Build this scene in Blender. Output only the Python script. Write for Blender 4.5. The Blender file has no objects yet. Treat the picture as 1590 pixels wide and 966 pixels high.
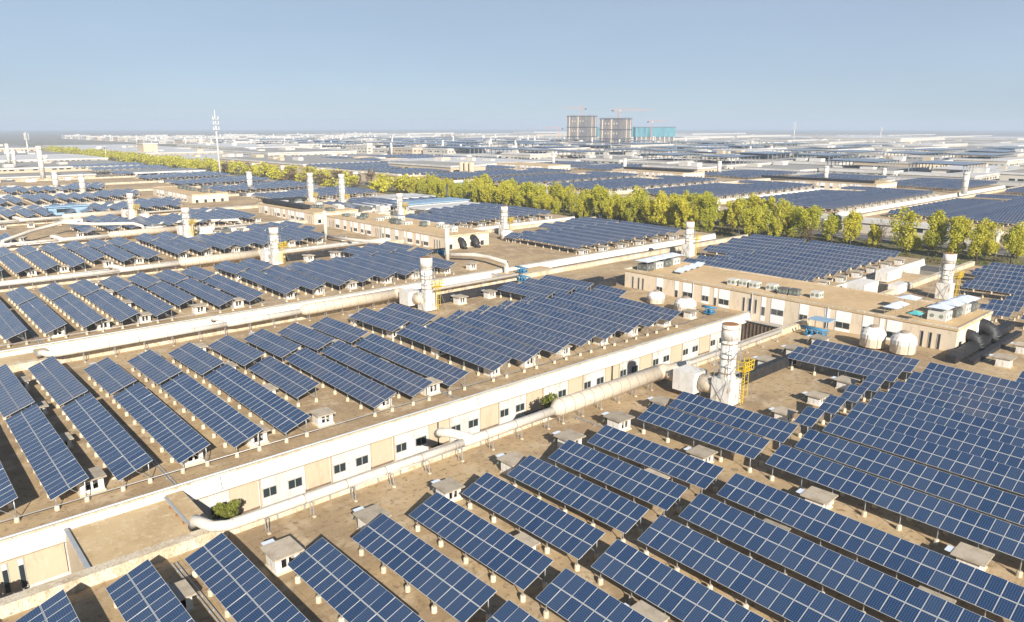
import bpy, math, random
from mathutils import Vector, Matrix
random.seed(7)
R = math.radians
scene = bpy.context.scene
col = scene.collection

# ------------------------------------------------------------------ camera, sky, sun, exposure
FPX, CXP, CYP = 1140.0, 795.0, 483.0
PITCH = math.atan((CYP - 197.0) / FPX)
AZ = R(48.1)
FW = Vector((math.cos(AZ) * math.cos(PITCH), math.sin(AZ) * math.cos(PITCH), -math.sin(PITCH)))
RT = Vector((math.sin(AZ), -math.cos(AZ), 0.0))
UP = RT.cross(FW)
CAM = Vector((0, 0, 30.0))
cd = bpy.data.cameras.new("camera"); cam = bpy.data.objects.new("camera", cd); col.objects.link(cam)
cam.matrix_world = Matrix(((RT.x, UP.x, -FW.x, CAM.x), (RT.y, UP.y, -FW.y, CAM.y), (RT.z, UP.z, -FW.z, CAM.z), (0, 0, 0, 1)))
cd.sensor_width = 36.0; cd.lens = FPX / 1590.0 * 36.0
cd.clip_start = 0.5; cd.clip_end = 30000
scene.camera = cam
SUN_AZ, SUN_EL = R(-115), R(27)
w = bpy.data.worlds.new("World"); scene.world = w; w.use_nodes = True
nt = w.node_tree
sky = nt.nodes.new("ShaderNodeTexSky"); sky.sky_type = 'NISHITA'; sky.sun_disc = False
sky.sun_elevation = SUN_EL; sky.sun_rotation = R(90) - SUN_AZ
sky.altitude = 0; sky.air_density = 0.8; sky.dust_density = 0.1; sky.ozone_density = 2.0
bg = nt.nodes["Background"]; bg.inputs[1].default_value = 0.057
tint = nt.nodes.new("ShaderNodeMix"); tint.data_type = 'RGBA'; tint.blend_type = 'MULTIPLY'; tint.inputs["Factor"].default_value = 1.0
tint.inputs["B"].default_value = (0.90, 1.0, 1.12, 1)
nt.links.new(sky.outputs[0], tint.inputs["A"]); 
air = nt.nodes.new("ShaderNodeMix"); air.data_type = 'RGBA'; air.inputs["Factor"].default_value = 0.62      # milky air evens the sky out
tcw = nt.nodes.new("ShaderNodeTexCoord"); sxw = nt.nodes.new("ShaderNodeSeparateXYZ"); mrw = nt.nodes.new("ShaderNodeMapRange")
mrw.inputs["From Min"].default_value = 0.26; mrw.inputs["From Max"].default_value = 0.75; mrw.inputs["To Min"].default_value = 0.72; mrw.inputs["To Max"].default_value = 0.0
nt.links.new(tcw.outputs["Generated"], sxw.inputs[0]); nt.links.new(sxw.outputs[2], mrw.inputs["Value"]); nt.links.new(mrw.outputs[0], air.inputs["Factor"])
air.inputs["B"].default_value = (4.9, 5.9, 7.2, 1); nt.links.new(tint.outputs["Result"], air.inputs["A"]); 
cn = nt.nodes.new("ShaderNodeTexNoise"); cn.inputs["Scale"].default_value = 2.2; cn.inputs["Detail"].default_value = 5; cm = nt.nodes.new("ShaderNodeMapping"); cm.inputs["Scale"].default_value = (1, 1, 5)
nt.links.new(tcw.outputs["Generated"], cm.inputs[0]); nt.links.new(cm.outputs[0], cn.inputs["Vector"])
cr_ = nt.nodes.new("ShaderNodeMapRange"); cr_.inputs["From Min"].default_value = .35; cr_.inputs["From Max"].default_value = .7; cr_.inputs["To Min"].default_value = .97; cr_.inputs["To Max"].default_value = 1.05
nt.links.new(cn.outputs["Fac"], cr_.inputs["Value"]); cv = nt.nodes.new("ShaderNodeVectorMath"); cv.operation = 'SCALE'
nt.links.new(air.outputs["Result"], cv.inputs[0]); nt.links.new(cr_.outputs[0], cv.inputs["Scale"]); nt.links.new(cv.outputs[0], bg.inputs[0])
sl = bpy.data.lights.new("sun", 'SUN'); sl.energy = 5.0; sl.angle = R(0.5); sl.color = (1.0, 0.93, 0.83)
so = bpy.data.objects.new("sun", sl); col.objects.link(so)
tosun = Vector((math.cos(SUN_AZ) * math.cos(SUN_EL), math.sin(SUN_AZ) * math.cos(SUN_EL), math.sin(SUN_EL)))
so.rotation_euler = (-tosun).to_track_quat('-Z', 'Y').to_euler()
vs = scene.view_settings; vs.view_transform = 'Standard'; vs.look = 'None'; vs.gamma = 1.0; vs.exposure = 0.72
vs.use_curve_mapping = False
scene.cycles.max_bounces = 5; scene.cycles.volume_bounces = 1; scene.cycles.use_denoising = True
scene.cycles.diffuse_bounces = 3; scene.cycles.glossy_bounces = 3

def proj(x, y, z):
    v = Vector((x, y, z)) - CAM; d = v.dot(FW)
    if d <= 1: return (-9999, -9999, d)
    return (CXP + FPX * v.dot(RT) / d, CYP - FPX * v.dot(UP) / d, d)
def in_view(pts, m=12):
    P = [proj(*p) for p in pts]
    P = [p for p in P if p[2] > 1]
    if not P: return False
    xs = [p[0] for p in P]; ys = [p[1] for p in P]
    return max(xs) > -m and min(xs) < 1590 + m and max(ys) > -m and min(ys) < 966 + m

# ------------------------------------------------------------------ materials
M = {}
def mat(name, c, rough=0.8, metal=0.0, noise=None, c2=None, streak=None, bump=0.0, spec=0.5, coord='Object', seams=None, vary=0):
    """base colour c mixed with c2 by a procedural noise"""
    m = bpy.data.materials.new(name); m.use_nodes = True
    n = m.node_tree; b = n.nodes["Principled BSDF"]
    b.inputs["Roughness"].default_value = rough; b.inputs["Metallic"].default_value = metal
    b.inputs["Specular IOR Level"].default_value = spec
    b.inputs["Base Color"].default_value = (*c, 1)
    if noise:
        tc = n.nodes.new("ShaderNodeTexCoord"); src = tc.outputs[coord]
        if streak:
            mp = n.nodes.new("ShaderNodeMapping"); mp.inputs["Scale"].default_value = streak
            n.links.new(src, mp.inputs[0]); src = mp.outputs[0]
        prev = None
        for i, (sc, lo, hi, c_b) in enumerate(noise):
            t = n.nodes.new("ShaderNodeTexNoise"); t.inputs["Scale"].default_value = sc; t.inputs["Detail"].default_value = 6
            t.inputs["Roughness"].default_value = 0.62
            n.links.new(src, t.inputs["Vector"])
            r = n.nodes.new("ShaderNodeMapRange"); r.inputs["From Min"].default_value = lo; r.inputs["From Max"].default_value = hi
            n.links.new(t.outputs["Fac"], r.inputs["Value"])
            mx = n.nodes.new("ShaderNodeMix"); mx.data_type = 'RGBA'
            n.links.new(r.outputs[0], mx.inputs["Factor"])
            if prev is None: mx.inputs["A"].default_value = (*c, 1)
            else: n.links.new(prev, mx.inputs["A"])
            mx.inputs["B"].default_value = (*c_b, 1)
            prev = mx.outputs["Result"]
            if bump and i == len(noise) - 1:
                bp = n.nodes.new("ShaderNodeBump"); bp.inputs["Strength"].default_value = bump; bp.inputs["Distance"].default_value = 0.05
                n.links.new(t.outputs["Fac"], bp.inputs["Height"]); n.links.new(bp.outputs[0], b.inputs["Normal"])
        if seams:      # overlapping membrane strips: thin dark joints
            br = n.nodes.new("ShaderNodeTexBrick"); br.inputs["Scale"].default_value = 1.0; br.inputs["Brick Width"].default_value = seams[0]; br.inputs["Row Height"].default_value = seams[1]
            br.inputs["Mortar Size"].default_value = seams[2]; br.inputs["Mortar Smooth"].default_value = .3; br.inputs["Bias"].default_value = 0
            br.inputs["Color1"].default_value = (1, 1, 1, 1); br.inputs["Color2"].default_value = (.90, .89, .88, 1); br.inputs["Mortar"].default_value = (.45, .40, .35, 1)
            n.links.new(tc.outputs[coord], br.inputs["Vector"])
            mm = n.nodes.new("ShaderNodeMix"); mm.data_type = 'RGBA'; mm.blend_type = 'MULTIPLY'; mm.inputs["Factor"].default_value = .75
            n.links.new(prev, mm.inputs["A"]); n.links.new(br.outputs["Color"], mm.inputs["B"]); prev = mm.outputs["Result"]
        if vary:
            oi = n.nodes.new("ShaderNodeObjectInfo"); r2 = n.nodes.new("ShaderNodeMapRange"); r2.inputs["To Min"].default_value = 1 - vary; r2.inputs["To Max"].default_value = 1 + vary * .5
            n.links.new(oi.outputs["Random"], r2.inputs["Value"]); vm = n.nodes.new("ShaderNodeVectorMath"); vm.operation = 'SCALE'
            n.links.new(prev, vm.inputs[0]); n.links.new(r2.outputs[0], vm.inputs["Scale"]); prev = vm.outputs[0]
        n.links.new(prev, b.inputs["Base Color"])
    M[name] = m
    return m
mat("roof_felt", (0.50, 0.365, 0.20), 0.95, noise=[(0.07, .42, .56, (0.34, 0.245, 0.14)), (0.35, .50, .64, (0.55, 0.43, 0.275)), (1.9, .54, .66, (0.25, 0.17, 0.09)), (7, .58, .72, (0.60, 0.47, 0.29)), (22, .50, .70, (0.36, 0.24, 0.12))], bump=.35, seams=(9.0, 1.9, .018))
mat("roof_screed", (0.58, 0.43, 0.235), 0.95, noise=[(0.22, .44, .58, (0.48, 0.34, 0.175)), (1.5, .52, .66, (0.64, 0.51, 0.32)), (3.5, .58, .7, (0.36, 0.25, 0.13)), (14, .5, .7, (0.50, 0.37, 0.21))], bump=.3)
mat("white_paint", (0.76, 0.735, 0.68), 0.7, noise=[(0.25, .46, .60, (0.76, 0.72, 0.63)), (1.6, .56, .68, (0.62, 0.55, 0.44)), (6, .6, .72, (0.84, 0.82, 0.77))], streak=(1, 1, .3))
mat("white_render", (0.78, 0.75, 0.69), 0.75, vary=.08, noise=[(0.8, .45, .62, (0.68, 0.64, 0.56)), (3, .56, .68, (0.50, 0.43, 0.34)), (9, .56, .7, (0.78, 0.75, 0.70))], streak=(1, 1, .35))
mat("wall_white", (0.60, 0.585, 0.555), 0.8, noise=[(0.4, .45, .6, (0.53, 0.51, 0.47)), (2.2, .55, .66, (0.42, 0.38, 0.32)), (8, .55, .7, (0.62, 0.61, 0.58))], streak=(1, 1, .25))
mat("ledge_shade", (0.42, 0.35, 0.25), 0.85, noise=[(1.2, .45, .62, (0.54, 0.46, 0.34))])  # tan-cream cornice underside, darkened so its shade line is in the colour
mat("tan_render", (0.52, 0.425, 0.30), 0.85, noise=[(0.3, .4, .65, (0.52, 0.42, 0.29)), (1.2, .54, .66, (0.46, 0.36, 0.25)), (5, .5, .8, (0.57, 0.48, 0.36))], streak=(1, 1, .3))
mat("tan_block", (0.72, 0.605, 0.45), 0.85, noise=[(0.3, .45, .62, (0.66, 0.54, 0.39)), (1.6, .55, .68, (0.56, 0.45, 0.32)), (6, .5, .8, (0.68, 0.57, 0.44))], streak=(1, 1, .3))
mat("strip_white", (0.86, 0.86, 0.85), 0.7, noise=[(0.8, .5, .7, (0.80, 0.79, 0.77))])
mat("eave_white", (0.64, 0.62, 0.58), 0.75, noise=[(0.1, .45, .62, (0.56, 0.53, 0.48)), (0.6, .54, .68, (0.46, 0.42, 0.36))])
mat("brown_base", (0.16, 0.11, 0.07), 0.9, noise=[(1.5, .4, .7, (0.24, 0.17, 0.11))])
mat("stained_concrete", (0.56, 0.46, 0.31), 0.92, noise=[(0.3, .42, .60, (0.68, 0.61, 0.48)), (0.9, .48, .66, (0.42, 0.32, 0.20)), (3.0, .50, .68, (0.68, 0.60, 0.46)), (9, .52, .68, (0.30, 0.22, 0.14))], streak=(1, 1, .4), bump=.4)
mat("footing_concrete", (0.64, 0.55, 0.41), 0.9, vary=.2, noise=[(3, .4, .7, (0.56, 0.47, 0.33))])
mat("slab_concrete", (0.46, 0.39, 0.29), 0.92, vary=.28, noise=[(0.9, .4, .62, (0.34, 0.28, 0.20)), (4, .5, .75, (0.50, 0.44, 0.35))], bump=.2)
mat("galvanised", (0.50, 0.52, 0.53), 0.45, 0.6, noise=[(3, .4, .7, (0.42, 0.44, 0.46))])
mat("gutter_metal", (0.42, 0.45, 0.47), 0.55, 0.3, noise=[(1.2, .4, .7, (0.50, 0.50, 0.48))])
mat("duct_cream", (0.60, 0.52, 0.40), 0.6, noise=[(0.6, .45, .6, (0.60, 0.50, 0.37)), (2.5, .54, .68, (0.46, 0.35, 0.24)), (9, .55, .7, (0.70, 0.64, 0.54))], bump=.3)
mat("duct_white", (0.66, 0.61, 0.53), 0.6, noise=[(0.7, .45, .6, (0.66, 0.59, 0.48)), (3, .55, .68, (0.48, 0.40, 0.30))], bump=.3)
mat("stack_white", (0.74, 0.72, 0.66), 0.6, noise=[(1.2, .46, .6, (0.62, 0.56, 0.47)), (2.6, .54, .64, (0.36, 0.28, 0.20)), (8, .56, .7, (0.74, 0.71, 0.65))], streak=(1, 1, .3), bump=.3)
mat("duct_ring", (0.30, 0.25, 0.19), 0.7)
mat("black_duct", (0.018, 0.018, 0.020), 0.6, noise=[(2, .4, .7, (0.035, 0.035, 0.036))])
mat("yellow_paint", (0.62, 0.44, 0.03), 0.6, noise=[(3, .5, .8, (0.45, 0.30, 0.04))])
mat("blue_paint", (0.04, 0.19, 0.34), 0.5, noise=[(3, .5, .8, (0.03, 0.20, 0.36))])
mat("blue_sheet", (0.22, 0.36, 0.50), 0.7, noise=[(1, .45, .65, (0.34, 0.44, 0.52))])
mat("teal_net", (0.07, 0.22, 0.26), 0.85, noise=[(0.06, .44, .56, (0.04, 0.13, 0.17)), (0.25, .48, .62, (0.13, 0.27, 0.30))], streak=(1, 1, .15))
mat("scaffold_net", (0.17, 0.15, 0.135), 0.9, noise=[(0.12, .44, .58, (0.27, 0.22, 0.17)), (0.5, .48, .62, (0.11, 0.115, 0.13))], streak=(1, 1, .2))
mat("dark_steel", (0.06, 0.065, 0.07), 0.5, 0.3)
mat("crane_red", (0.50, 0.22, 0.10), 0.6)
mat("canopy_sheet", (0.62, 0.68, 0.76), 0.55, noise=[(1.5, .5, .8, (0.52, 0.58, 0.66))])
mat("teal_cover", (0.10, 0.42, 0.42), 0.6)
mat("unit_white", (0.62, 0.60, 0.54), 0.6, noise=[(4, .5, .8, (0.50, 0.47, 0.40))])
mat("unit_dark", (0.10, 0.105, 0.10), 0.6, noise=[(5, .4, .8, (0.17, 0.16, 0.14))])
mat("louver_green", (0.20, 0.24, 0.20), 0.6)
mat("rust", (0.30, 0.15, 0.06), 0.8)
mat("window_frame", (0.42, 0.40, 0.36), 0.5)
mat("dark_opening", (0.015, 0.015, 0.016), 0.7)
mat("asphalt", (0.10, 0.095, 0.09), 0.9, noise=[(0.4, .4, .7, (0.13, 0.12, 0.11))])
mat("pavement", (0.36, 0.32, 0.27), 0.9, noise=[(0.8, .4, .7, (0.30, 0.26, 0.21))])
mat("road_line", (0.75, 0.75, 0.72), 0.8)
mat("verge_grass", (0.16, 0.13, 0.05), 0.95, noise=[(0.10, .4, .6, (0.10, 0.11, 0.03)), (0.8, .45, .7, (0.22, 0.16, 0.08))])
mat("ground_mix", (0.24, 0.20, 0.14), 0.95, noise=[(0.012, .42, .6, (0.13, 0.14, 0.07)), (0.06, .45, .65, (0.30, 0.26, 0.20)), (0.7, .45, .7, (0.20, 0.17, 0.12))])
mat("yard_concrete", (0.30, 0.25, 0.18), 0.95, noise=[(0.15, .4, .65, (0.20, 0.16, 0.11)), (1.4, .45, .75, (0.36, 0.30, 0.22))])
mat("pale_wall", (0.60, 0.55, 0.47), 0.8, noise=[(0.1, .45, .7, (0.52, 0.46, 0.37))])
mat("grey_roof", (0.30, 0.29, 0.27), 0.9, noise=[(0.06, .4, .65, (0.38, 0.35, 0.30)), (0.5, .45, .7, (0.24, 0.23, 0.21))])
mat("white_roof", (0.62, 0.61, 0.59), 0.7, noise=[(0.1, .45, .62, (0.52, 0.51, 0.48)), (0.6, .54, .7, (0.44, 0.42, 0.38))])
mat("bark", (0.11, 0.08, 0.055), 0.95, noise=[(6, .4, .7, (0.07, 0.05, 0.035))])
for nm, a, b_ in (("leaf_spring", (0.66, 0.58, 0.05), (0.40, 0.42, 0.045)), ("leaf_dark", (0.055, 0.08, 0.025), (0.035, 0.055, 0.02)),
                  ("leaf_dry", (0.24, 0.16, 0.09), (0.17, 0.12, 0.07)), ("leaf_shrub", (0.24, 0.25, 0.04), (0.13, 0.16, 0.03))):
    m = bpy.data.materials.new(nm); m.use_nodes = True; n = m.node_tree; b = n.nodes["Principled BSDF"]
    b.inputs["Roughness"].default_value = 0.7
    gi = n.nodes.new("ShaderNodeNewGeometry"); oi = n.nodes.new("ShaderNodeObjectInfo")
    ad = n.nodes.new("ShaderNodeMath"); ad.operation = 'ADD'; n.links.new(gi.outputs["Random Per Island"], ad.inputs[0]); n.links.new(oi.outputs["Random"], ad.inputs[1])
    hf = n.nodes.new("ShaderNodeMath"); hf.operation = 'MULTIPLY'; hf.inputs[1].default_value = 0.5; n.links.new(ad.outputs[0], hf.inputs[0])
    mx = n.nodes.new("ShaderNodeMix"); mx.data_type = 'RGBA'; mx.inputs["A"].default_value = (*a, 1); mx.inputs["B"].default_value = (*b_, 1)
    n.links.new(hf.outputs[0], mx.inputs["Factor"]); n.links.new(mx.outputs["Result"], b.inputs["Base Color"])
    tr = n.nodes.new("ShaderNodeBsdfTranslucent"); n.links.new(mx.outputs["Result"], tr.inputs[0])
    ms = n.nodes.new("ShaderNodeMixShader"); ms.inputs[0].default_value = 0.35
    n.links.new(b.outputs[0], ms.inputs[1]); n.links.new(tr.outputs[0], ms.inputs[2]); n.links.new(ms.outputs[0], n.nodes["Material Output"].inputs[0])
    M[nm] = m
# window glass
m = mat("glass_dark", (0.03, 0.04, 0.045), 0.12, spec=0.8)
# photovoltaic glass: UV is one unit per module; frame = pale aluminium edge drawn when the mesh has no frame of its own
def pv_material(name, with_frame):
    m = bpy.data.materials.new(name); m.use_nodes = True; n = m.node_tree; b = n.nodes["Principled BSDF"]; L = n.links.new
    uv = n.nodes.new("ShaderNodeUVMap"); sp = n.nodes.new("ShaderNodeSeparateXYZ"); L(uv.outputs[0], sp.inputs[0])
    def math_(op, a, bb=None):
        k = n.nodes.new("ShaderNodeMath"); k.operation = op
        for i, v in enumerate((a, bb)):
            if v is None: continue
            if isinstance(v, (int, float)): k.inputs[i].default_value = v
            else: L(v, k.inputs[i])
        return k.outputs[0]
    fu = math_('FRACT', sp.outputs[0]); fv = math_('FRACT', sp.outputs[1])
    def line(f, cnt, wd):      # 1 near the edges of each of cnt cells
        g = math_('FRACT', math_('MULTIPLY', f, cnt)); d = math_('ABSOLUTE', math_('SUBTRACT', g, 0.5))
        return math_('GREATER_THAN', d, 0.5 - wd)
    cells = math_('MAXIMUM', line(fu, 10, 0.045), line(fv, 6, 0.05))
    bus = math_('MAXIMUM', line(math_('FRACT', math_('MULTIPLY', fv, 6)), 3, 0.05), 0.0)
    iu = math_('FLOOR', sp.outputs[0]); iv = math_('FLOOR', sp.outputs[1])
    cmb = n.nodes.new("ShaderNodeCombineXYZ"); L(iu, cmb.inputs[0]); L(iv, cmb.inputs[1])
    oi = n.nodes.new("ShaderNodeObjectInfo"); L(oi.outputs["Random"], cmb.inputs[2])
    wn = n.nodes.new("ShaderNodeTexWhiteNoise"); wn.noise_dimensions = '3D'; L(cmb.outputs[0], wn.inputs["Vector"])
    cr = n.nodes.new("ShaderNodeMix"); cr.data_type = 'RGBA'; L(wn.outputs["Value"], cr.inputs["Factor"])
    cr.inputs["A"].default_value = (0.006, 0.032, 0.092, 1); cr.inputs["B"].default_value = (0.024, 0.052, 0.112, 1)
    tc = n.nodes.new("ShaderNodeTexCoord"); ns = n.nodes.new("ShaderNodeTexNoise"); ns.inputs["Scale"].default_value = 0.35; ns.inputs["Detail"].default_value = 3
    L(tc.outputs["Object"], ns.inputs["Vector"])
    ds = n.nodes.new("ShaderNodeMix"); ds.data_type = 'RGBA'
    mr = n.nodes.new("ShaderNodeMapRange"); mr.inputs["From Min"].default_value = .45; mr.inputs["From Max"].default_value = .8; mr.inputs["To Max"].default_value = .30
    L(ns.outputs["Fac"], mr.inputs["Value"]); L(mr.outputs[0], ds.inputs["Factor"]); L(cr.outputs["Result"], ds.inputs["A"]); ds.inputs["B"].default_value = (0.20, 0.17, 0.14, 1)
    c1 = n.nodes.new("ShaderNodeMix"); c1.data_type = 'RGBA'; L(math_('MULTIPLY', bus, 0.14), c1.inputs["Factor"]); L(ds.outputs["Result"], c1.inputs["A"]); c1.inputs["B"].default_value = (0.30, 0.36, 0.46, 1)
    c2 = n.nodes.new("ShaderNodeMix"); c2.data_type = 'RGBA'; L(math_('MULTIPLY', cells, 0.25), c2.inputs["Factor"]); L(c1.outputs["Result"], c2.inputs["A"]); c2.inputs["B"].default_value = (0.45, 0.50, 0.58, 1)
    out = c2.outputs["Result"]
    b.inputs["Roughness"].default_value = 0.13; b.inputs["IOR"].default_value = 1.5; b.inputs["Specular IOR Level"].default_value = 0.55
    if with_frame:
        fr = math_('MAXIMUM', line(fu, 1, 0.016), line(fv, 1, 0.027))
        c3 = n.nodes.new("ShaderNodeMix"); c3.data_type = 'RGBA'; L(fr, c3.inputs["Factor"]); L(out, c3.inputs["A"]); c3.inputs["B"].default_value = (0.50, 0.50, 0.49, 1)
        out = c3.outputs["Result"]
        rr = math_('ADD', math_('MULTIPLY', fr, 0.3), 0.22); L(rr, b.inputs["Roughness"])
    L(out, b.inputs["Base Color"]); M[name] = m
pv_material("pv_glass", False); pv_material("pv_table", True)
mat("alu_frame", (0.54, 0.54, 0.52), 0.5, 0.15)
mat("backsheet", (0.14, 0.14, 0.14), 0.8)
mat("roof_ochre", (0.62, 0.44, 0.235), 0.95, noise=[(0.12, .44, .58, (0.52, 0.36, 0.18)), (0.8, .52, .66, (0.66, 0.50, 0.30)), (4, .56, .7, (0.40, 0.27, 0.14)), (16, .45, .65, (0.55, 0.39, 0.21))], bump=.3)

# ------------------------------------------------------------------ mesh builder
class MB:
    def __init__(s): s.v = []; s.f = []; s.m = []; s.uv = []; s.mats = []; s.smooth = []
    def mi(s, name):
        if name not in s.mats: s.mats.append(name)
        return s.mats.index(name)
    def face(s, pts, mt, uv=None, smooth=False):
        b = len(s.v); s.v += [tuple(p) for p in pts]; s.f.append(tuple(range(b, b + len(pts)))); s.m.append(s.mi(mt)); s.uv.append(uv); s.smooth.append(smooth)
    def box(s, a, b, mt, top=None, skip=''):
        x0, y0, z0 = a; x1, y1, z1 = b
        k = len(s.v); s.v += [(x0, y0, z0), (x1, y0, z0), (x1, y1, z0), (x0, y1, z0), (x0, y0, z1), (x1, y0, z1), (x1, y1, z1), (x0, y1, z1)]
        fs = [(0, 3, 2, 1), (4, 5, 6, 7), (0, 1, 5, 4), (1, 2, 6, 5), (2, 3, 7, 6), (3, 0, 4, 7)]
        for i, f in enumerate(fs):
            s.f.append(tuple(k + j for j in f)); s.m.append(s.mi(top if (top and i == 1) else mt)); s.uv.append(None); s.smooth.append(False)
    def obox(s, c, ux, uy, uz, mt):     # oriented box, centre + half-vectors
        c, ux, uy, uz = map(Vector, (c, ux, uy, uz)); k = len(s.v)
        for sx, sy, sz in ((-1, -1, -1), (1, -1, -1), (1, 1, -1), (-1, 1, -1), (-1, -1, 1), (1, -1, 1), (1, 1, 1), (-1, 1, 1)):
            s.v.append(tuple(c + sx * ux + sy * uy + sz * uz))
        for f in [(0, 3, 2, 1), (4, 5, 6, 7), (0, 1, 5, 4), (1, 2, 6, 5), (2, 3, 7, 6), (3, 0, 4, 7)]:
            s.f.append(tuple(k + j for j in f)); s.m.append(s.mi(mt)); s.uv.append(None); s.smooth.append(False)
    def bar(s, p, q, r, mt, n=4):
        s.tube([p, q], [r, r], mt, n, smooth=n > 5)
    def tube(s, pts, rs, mt, n=12, smooth=True, caps=True):
        pts = [Vector(p) for p in pts]; rings = []
        for i, p in enumerate(pts):
            d = (pts[min(i + 1, len(pts) - 1)] - pts[max(i - 1, 0)]).normalized()
            a = Vector((0, 0, 1)) if abs(d.z) < .95 else Vector((1, 0, 0))
            u = d.cross(a).normalized(); v = d.cross(u).normalized(); k = len(s.v); rings.append(k)
            for j in range(n):
                t = 2 * math.pi * (j + .5) / n; s.v.append(tuple(p + rs[i] * (math.cos(t) * u + math.sin(t) * v)))
        for a, b in zip(rings, rings[1:]):
            for j in range(n):
                j2 = (j + 1) % n; s.f.append((a + j, a + j2, b + j2, b + j)); s.m.append(s.mi(mt)); s.uv.append(None); s.smooth.append(smooth)
        if caps:
            for k, rv in ((rings[0], True), (rings[-1], False)):
                f = tuple(range(k, k + n)); s.f.append(f[::-1] if rv else f); s.m.append(s.mi(mt)); s.uv.append(None); s.smooth.append(False)
    def lathe(s, c, prof, mt, n=20, smooth=True):
        s.tube([(c[0], c[1], c[2] + z) for r, z in prof], [r for r, z in prof], mt, n, smooth)
    def mesh(s, name):
        me = bpy.data.meshes.new(name); me.from_pydata(s.v, [], s.f)
        for mn in s.mats: me.materials.append(M[mn])
        me.polygons.foreach_set("material_index", s.m)
        me.polygons.foreach_set("use_smooth", s.smooth)
        if any(u for u in s.uv):
            ul = me.uv_layers.new(name="UVMap"); flat = []
            for f, u in zip(s.f, s.uv):
                if u is None: flat += [0.5, 0.5] * len(f)
                else:
                    for q in u: flat += [q[0], q[1]]
            ul.data.foreach_set("uv", flat)
        me.update(); return me
    def build(s, name, parent=None, loc=(0, 0, 0)):
        return link(name, s.mesh(name), parent, loc)
def link(name, me, parent=None, loc=(0, 0, 0), rot=None):
    o = bpy.data.objects.new(name, me); col.objects.link(o); o.location = loc
    if rot: o.rotation_euler = rot
    if parent: o.parent = parent
    return o
def thing(name, label, cat, loc=(0, 0, 0), group=None, rot=None):
    o = bpy.data.objects.new(name, None); col.objects.link(o); o.location = loc; o.empty_display_size = .5
    if rot: o.rotation_euler = rot
    o["label"] = label; o["category"] = cat
    if group: o["group"] = group
    return o
def tag(o, label=None, cat=None, group=None, kind=None):
    if label: o["label"] = label
    if cat: o["category"] = cat
    if group: o["group"] = group
    if kind: o["kind"] = kind
    return o
def struct(o): o["kind"] = "structure"; return o
def nth(i):
    if 10 <= i % 100 <= 20: sfx = 'th'
    else: sfx = {1: 'st', 2: 'nd', 3: 'rd'}.get(i % 10, 'th')
    W = ['', 'first', 'second', 'third', 'fourth', 'fifth', 'sixth', 'seventh', 'eighth', 'ninth', 'tenth', 'eleventh', 'twelfth']
    return W[i] if i < 13 else "%d%s" % (i, sfx)

GZ = -5.0
YC = [5.4, 61.6, 117.8, 173.4, 228.4, 283.0, 338.5, 394.0, 450.0, 506.0, 562.0, 618.0]
def ridge(k): return YC[k] + 23.7 if k else 29.4
def par(k): return YC[k] + 46.2
def roof_z(k, y):
    rg = ridge(k); half = 23.2
    return 0.3 * max(0.0, 1 - abs(y - rg) / half)

# ------------------------------------------------------------------ setting: ground and roads
g = MB(); g.face([(-1500, -1500, GZ), (9000, -1500, GZ), (9000, 9000, GZ), (-1500, 9000, GZ)], "ground_mix"); struct(g.build("ground"))
g = MB(); g.face([(-70, -60, GZ + .006), (192, -60, GZ + .006), (192, 620, GZ + .006), (-70, 620, GZ + .006)], "yard_concrete"); struct(g.build("factory_yard"))
g = MB(); g.face([(197, -100, GZ + .010), (206, -100, GZ + .010), (206, 1300, GZ + .010), (197, 1300, GZ + .010)], "asphalt")
g.face([(240, -100, GZ + .010), (250, -100, GZ + .010), (250, 1300, GZ + .010), (240, 1300, GZ + .010)], "asphalt"); struct(g.build("road"))
g = MB()
for y in range(-60, 900, 8):
    g.face([(201.4, y, GZ + .016), (201.6, y, GZ + .016), (201.6, y + 3, GZ + .016), (201.4, y + 3, GZ + .016)], "road_line")
    g.face([(244.9, y, GZ + .016), (245.1, y, GZ + .016), (245.1, y + 3, GZ + .016), (244.9, y + 3, GZ + .016)], "road_line")
struct(g.build("road_markings"))
g = MB()
for x in (196.7, 206.0, 239.7, 250.0): g.box((x, -100, GZ), (x + .3, 1300, GZ + .13), "pavement")
struct(g.build("kerb"))
g = MB(); g.face([(207, -100, GZ + .012), (239, -100, GZ + .012), (239, 1300, GZ + .012), (207, 1300, GZ + .012)], "verge_grass"); struct(g.build("grass_verge"))

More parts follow.
